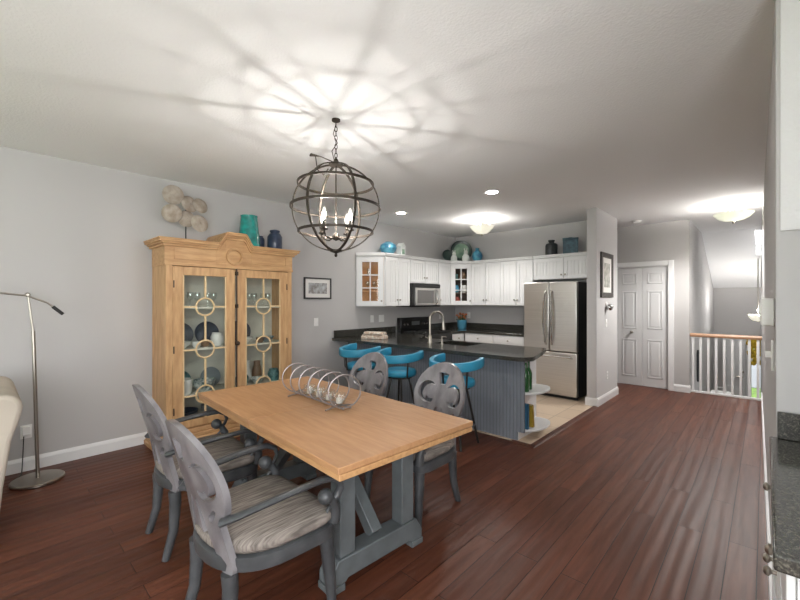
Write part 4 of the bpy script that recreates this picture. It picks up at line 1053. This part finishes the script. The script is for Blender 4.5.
obj('leaf_hook', G().tube([(0, 0, LZ+LR+.01), (-.10, -.06, LZ+LR+.035), (-.16, -.10, LZ+LR+.03)], [.006, .006, .02], 8, flat=.5).tube([(-.13, -.08, LZ+LR+.03), (-.12, -.07, LZ+LR-.06), (-.08, -.05, LZ+LR-.09), (-.05, -.03, LZ+LR-.04)], .004, 6), M['iron'], ch)
def hoop(r, wd, th, mtx, c):
    g = G(); n = 56; loops = []
    L = []
    for k in range(n):
        a = 2*PI*k/n
        L.append([c+mtx @ Vector(((r+u)*math.cos(a), (r+u)*math.sin(a), v)) for u, v in ((-th/2, -wd/2), (th/2, -wd/2), (th/2, wd/2), (-th/2, wd/2))])
    rings = [[g.bm.verts.new(p) for p in l] for l in L]
    for k in range(n):
        A, B = rings[k], rings[(k+1) % n]
        for q in range(4): g.bm.faces.new((A[q], A[(q+1) % 4], B[(q+1) % 4], B[q]))
    return g
CC = Vector((0, 0, LZ))
for k in range(3):
    obj('meridian_hoop', hoop(LR, .017, .008, Matrix.Rotation(PI*k/3, 3, 'Z') @ Matrix.Rotation(PI/2, 3, 'X'), CC), M['iron'], ch)
for dz in (.165, 0, -.17):
    rr = math.sqrt(LR**2-dz*dz)+.008
    obj('latitude_hoop', hoop(rr, .017, .008, Matrix.Identity(3), CC+Vector((0, 0, dz))), M['iron'], ch)
obj('finial', G().lathe([(0, LZ-LR-.045), (.008, LZ-LR-.04), (.012, LZ-LR-.028), (.006, LZ-LR-.018), (.02, LZ-LR-.012), (.045, LZ-LR-.004), (.045, LZ-LR+.008), (0, LZ-LR+.012)], seg=18), M['iron'], ch)
obj('stem', G().tube([(0, 0, LZ+LR), (0, 0, LZ-.215)], .005, 8), M['iron'], ch)
obj('stem_hub', G().lathe([(0, -.03), (.02, -.02), (.028, 0), (.02, .02), (0, .03)], (0, 0, LZ-.205), 16), M['iron'], ch)
bulb_z = LZ-.07
for k in range(4):
    a = PI/4+PI/2*k+math.radians(12); c, s = math.cos(a), math.sin(a); r = .125
    obj('arm', G().tube([(.01*c, .01*s, LZ-.205), (.06*c, .06*s, LZ-.225), (.11*c, .11*s, LZ-.215), (r*c, r*s, LZ-.175)], .0055, 8), M['iron'], ch)
    cs = obj('candle_sleeve', G().lathe([(0, LZ-.178), (.026, LZ-.172), (.028, LZ-.166), (.013, LZ-.164), (.012, LZ-.105), (0, LZ-.105)], (r*c, r*s, 0), 14), M['iron'], ch)
    obj('filament', G().tube([(r*c, r*s, bulb_z-.006), (r*c, r*s, bulb_z+.016)], .0055, 8), M['filament'], cs)
    obj('bulb', G().lathe([(0, -.040), (.008, -.038), (.016, -.015), (.017, .0), (.012, .022), (.004, .042), (0, .048)], (r*c, r*s, bulb_z+.006), 12), M['bulb'], cs, smooth=60)
def can(x, y, label):
    t = thing('recessed_light', label, 'ceiling light', (x, y, H), 0, 'recessed ceiling lights')
    obj('trim_ring', G().lathe([(.065, -.004), (.085, -.008), (.098, -.004), (.10, 0), (.065, 0)], seg=32), M['plastic'], t)
    obj('lens', G().lathe([(0, -.003), (.064, -.003), (.064, -.001), (0, -.001)], seg=28), M['can'], t)
can(2.283, 4.124, 'lit recessed ceiling light nearer the fridge')
can(.743, 4.207, 'lit recessed ceiling light nearer the left wall')
def semi(x, y, label, drop, r, m, square=False, glow=42):
    t = thing('ceiling_light', label, 'ceiling light', (x, y, H))
    obj('canopy', G().lathe([(0, 0), (.07, 0), (.07, -.012), (.03, -.03), (0, -.03)], seg=24), M['nickel'], t)
    obj('stem', G().tube([(0, 0, -.03), (0, 0, -drop-.075)], .007, 8), M['nickel'], t)
    for k in range(3):
        a = 2*PI*k/3+.4
        obj('arm', G().tube([(.04*math.cos(a), .04*math.sin(a), -.015), (r*.45*math.cos(a), r*.45*math.sin(a), -drop*.55), (r*.93*math.cos(a), r*.93*math.sin(a), -drop)], .005, 8), M['nickel'], t)
    seg = 4 if square else 36
    prof = [(r, 0), (r*.93, -.02), (r*.78, -.055), (r*.5, -.085), (.02, -.10), (.02, -.094), (r*.48, -.079), (r*.75, -.05), (r*.9, -.016), (r*.97, 0)]
    if square: prof = [(r*1.2, 0), (r*.85, -.07), (r*.5, -.12), (.02, -.13), (.02, -.124), (r*.48, -.113), (r*.82, -.066), (r*1.16, 0)]
    obj('bowl', G().lathe(prof, (0, 0, -drop), seg, Matrix.Rotation(.5, 3, 'Z')), M[m], t, smooth=50)
    obj('finial', G().lathe([(0, -.135), (.01, -.13), (.014, -.12), (.02, -.102), (0, -.10)] if not square else [(0, -.165), (.01, -.16), (.014, -.15), (.022, -.132), (0, -.13)], (0, 0, -drop), 14), M['nickel'], t)
    lp = bpy.data.lights.new('bowl_glow', 'SPOT'); lp.energy = glow; lp.shadow_soft_size = .16; lp.spot_size = math.radians(165); lp.spot_blend = .6; lp.color = (1, .975, .94)
    lo = bpy.data.objects.new('bowl_glow', lp); COL.objects.link(lo); lo.location = (x, y, H-drop-.20)
    for k in range(2):
        b = obj('bulb', G().sphere(((k-.5)*r*.7, 0, -drop-.01), .024, 12), M['fixbulb'], t)
semi(1.387, 5.383, 'lit semi-flush kitchen ceiling light with square frosted glass bowl', .11, .16, 'alab', True)
semi(4.335, 6.80, 'lit semi-flush hallway ceiling light with round alabaster bowl near the stairs', .13, .21, 'alab2', glow=140)
sm = thing('smoke_detector', 'white round smoke detector on the ceiling before the closet door', 'smoke detector', (3.132, 7.20, H))
obj('base', G().lathe([(0, 0), (.07, 0), (.07, -.012), (.06, -.018), (0, -.018)], seg=28), M['plastic'], sm)
obj('cover', G().lathe([(0, -.0185), (.055, -.0185), (.05, -.035), (.03, -.04), (0, -.04)], seg=28), M['plastic'], sm)

# ------------------------------------------------------------------ stair railing and stairwell
rl = thing('stair_railing', 'white baluster railing with oak handrail at the top of the stairs', 'railing', (0, 0, 0))
obj('handrail', G().prism([(7.735, .885), (7.805, .885), (7.81, .915), (7.795, .94), (7.745, .94), (7.73, .915)], 'yz', 3.762, wx(7.8)-.002), M['rail'], rl, bevel=.006)
obj('bottom_rail', G().box(3.762, wx(7.8)-.002, 7.735, 7.795, .0005, .03), M['white'], rl, bevel=.004)
n = 9
for i in range(n):
    x = 3.80+(wx(7.8)-.045-3.80)*i/(n-1)
    obj('baluster', G().box(x-.016, x+.016, 7.752, 7.784, .03, .885), M['white'], rl, bevel=.003)
bg = thing('tote_bag', 'white canvas bag seen through the stair balusters', 'bag', (4.06, 9.2, -.449))
obj('body', G().loft([[(x*k, y*k, z) for (x, y) in ((-.15, -.09), (.15, -.09), (.17, 0), (.15, .09), (-.15, .09), (-.17, 0))] for k, z in ((.9, 0), (1, .03), (1.02, .16), (.9, .26))]), M['bag'], bg, bevel=.02)
obj('handle', G().tube([(-.07, -.06, .25), (-.06, -.07, .34), (.06, -.07, .34), (.07, -.06, .25)], .008, 6), M['bag'], bg)
struct('stair_landing', G().box(3.76, 4.55, 8.7, 10.0, -1.4, -.45), M['white'])
wa = thing('wall_hanging', 'dark narrow hanging on the stairwell wall behind the balusters', 'wall decor', (3.762, 8.62, .31))
obj('panel', G().prism([(-.05, -.22), (0, -.28), (.05, -.22), (.05, .22), (0, .28), (-.05, .22)], 'yz', 0, .03), M['darkjar'], wa, bevel=.004)
obj('rod', G().tube([(.015, -.09, .26), (.015, .09, .26)], .008, 8), M['iron'], wa)
wre = thing('door_wreath', 'yellow leafy spray hanging on the entry door glass', 'wreath', (4.47, 11.66, .30))
g = G()
for i in range(60):
    a = R.random()*2*PI; q = R.random()
    g.sphere((.10*math.cos(a)*(.4+.6*q), -.03+.03*R.random(), -.24+.52*R.random()), .035+.02*R.random(), 6, (1, .4, 1.2))
obj('leaves', g, M['yellow'], wre)
obj('ribbon', G().tube([(0, .0, .25), (0, .01, .34)], .006, 6), M['brown'], wre)
pd = thing('pendant_light', 'lit glass bowl pendant hanging in the foyer', 'pendant', (4.54, 10.4, 0))
zc_ = sz((10.4-9.3)/2.4)
obj('rod', G().tube([(0, 0, zc_), (0, 0, 1.10)], .008, 8), M['nickel'], pd)
obj('bowl', G().lathe([(.15, 1.18), (.13, 1.12), (.08, 1.07), (.0, 1.05), (0, 1.056), (.078, 1.076), (.125, 1.125), (.145, 1.18)], seg=28), M['alab'], pd)
obj('bulb', G().sphere((.0, 0.03, 1.15), .03, 10), M['fixbulb'], pd)
lp = bpy.data.lights.new('pendant_glow', 'POINT'); lp.energy = 13; lp.shadow_soft_size = .05; lp.color = (1, .98, .95)
lo = bpy.data.objects.new('pendant_glow', lp); COL.objects.link(lo); lo.location = (4.50, 10.4, 1.27)

# ------------------------------------------------------------------ buffet at the right
bf = thing('buffet_cabinet', 'white built-in base cabinet with round knobs at the right edge', 'cabinet', (0, 0, 0))
def fx(y): return 4.705-.011*y
g = G().prism([(fx(1.21), 1.21), (fx(2.175), 2.175), (5.39, 2.175), (5.39, 1.21)], 'xy', .10, ZK)
obj('body', g, M['white'], bf)
obj('plinth', G().prism([(4.622, 1.19), (4.612, 2.175), (5.39, 2.175), (5.39, 1.19)], 'xy', .0005, .0995), M['white'], bf, bevel=.004)
ang = math.atan(.011)
def on_face(o, y): o.location = (fx(y), y, 0); o.rotation_euler = (0, 0, -PI/2+ang)
n = 2; dw = (2.175-1.21)/n
for i in range(n):
    yb = 2.175-i*dw     # local x runs towards the camera
    d = obj('drawer', G().box(.006, dw-.006, -.018, -.0005, .715, ZK-.012), M['white'], bf, bevel=.003); on_face(d, yb)
    k = knob(d, dw*.5, -.018, .79)
    d = obj('door', door_mesh(.006, dw-.006, .11, .70), M['white'], bf, bevel=.002); on_face(d, yb)
    k = knob(d, dw-.04 if i == 0 else .04, -.02, .63)
g = G()
for i in range(10): g.box(4.70+.065*i, 4.70+.065*i+.058, 1.202, 1.2095, .12, ZK-.01)
obj('end_panel', g, M['white'], bf, bevel=.002)
tag(obj('countertop', G().prism([(4.653, 1.172), (4.653, 2.176), (5.392, 2.176), (5.392, 1.172)], 'xy', ZK+.001, ZK+.041), M['granite2'], bevel=.006), 'dark speckled granite top on the built-in cabinet at the right edge', 'countertop')
tag(obj('backsplash', G().box(4.676, 5.39, 2.15, 2.166, ZK+.042, 1.02), M['granite2'], bevel=.003), 'speckled granite splash strip on the wall at the right edge', 'backsplash')
def right_wall(name, label, cat, y, z): return thing(name, label, cat, (wx(y)-.0005, y, z), -PI/2+ang)
o = right_wall('thermostat', 'white box-shaped door chime on the right wall above the switch', 'chime', 2.42, 1.41)
obj('case', G().box(-.09, .09, -.045, 0, -.06, .06), M['plastic'], o, bevel=.006)
obj('grille', G().box(-.06, .06, -.048, -.045, -.04, .04), M['plastic'], o)
o = right_wall('light_switch', 'white switch plate with raised toggle on the right wall below the chime', 'switch', 2.52, 1.205)
obj('cover', G().box(-.04, .04, -.008, 0, -.07, .07), M['plastic'], o, bevel=.002)
obj('toggle', G().box(-.008, .008, -.03, -.008, -.012, .018), M['plastic'], o, bevel=.003)

# ------------------------------------------------------------------ light
w = bpy.data.worlds.new('sky'); SC.world = w; w.use_nodes = True
nt = w.node_tree; bgn = nt.nodes['Background']
bgn.inputs['Color'].default_value = (.92, .96, 1, 1); bgn.inputs['Strength'].default_value = 1.6
def area(name, loc, rot, sx, sy_, power, col=(1, 1, 1), spread=PI):
    l = bpy.data.lights.new(name, 'AREA'); l.shape = 'RECTANGLE'; l.size = sx; l.size_y = sy_; l.energy = power; l.color = col; l.spread = spread
    o = bpy.data.objects.new(name, l); COL.objects.link(o); o.location = loc; o.rotation_euler = rot
    return o
area('daylight_garden_doors', (2.7, -3.49, 1.2), (PI/2, 0, PI), 4.2, 2.1, 590, (.97, .985, 1))
area('daylight_skylight', (4.70, sy(.22), sz(.22)+.35), (math.radians(-22), 0, 0), .5, 1.3, 160, (.97, .985, 1))
area('added_side_fill', (5.38, -1.2, 1.4), (0, PI/2, 0), 1.7, 3.2, 120, (.97, .985, 1))  # added fill lamp at the unseen side window, brightens the left side

# ------------------------------------------------------------------ camera
cam = bpy.data.cameras.new('camera'); co = bpy.data.objects.new('camera', cam); COL.objects.link(co)
cam.sensor_width = 36; cam.lens = 36*392/800; cam.clip_start = .02
cam.shift_y = .5/800
co.location = (4.64, 0, 1.46); co.rotation_euler = (PI/2, 0, math.atan(365/392))
SC.camera = co
SC.view_settings.view_transform = 'Standard'; SC.view_settings.look = 'None'
SC.view_settings.gamma = 1; SC.view_settings.use_curve_mapping = False
SC.view_settings.exposure = .15
SC.cycles.max_bounces = 10; SC.cycles.diffuse_bounces = 5; SC.cycles.transparent_max_bounces = 16
SC.cycles.caustics_reflective = False; SC.cycles.caustics_refractive = False
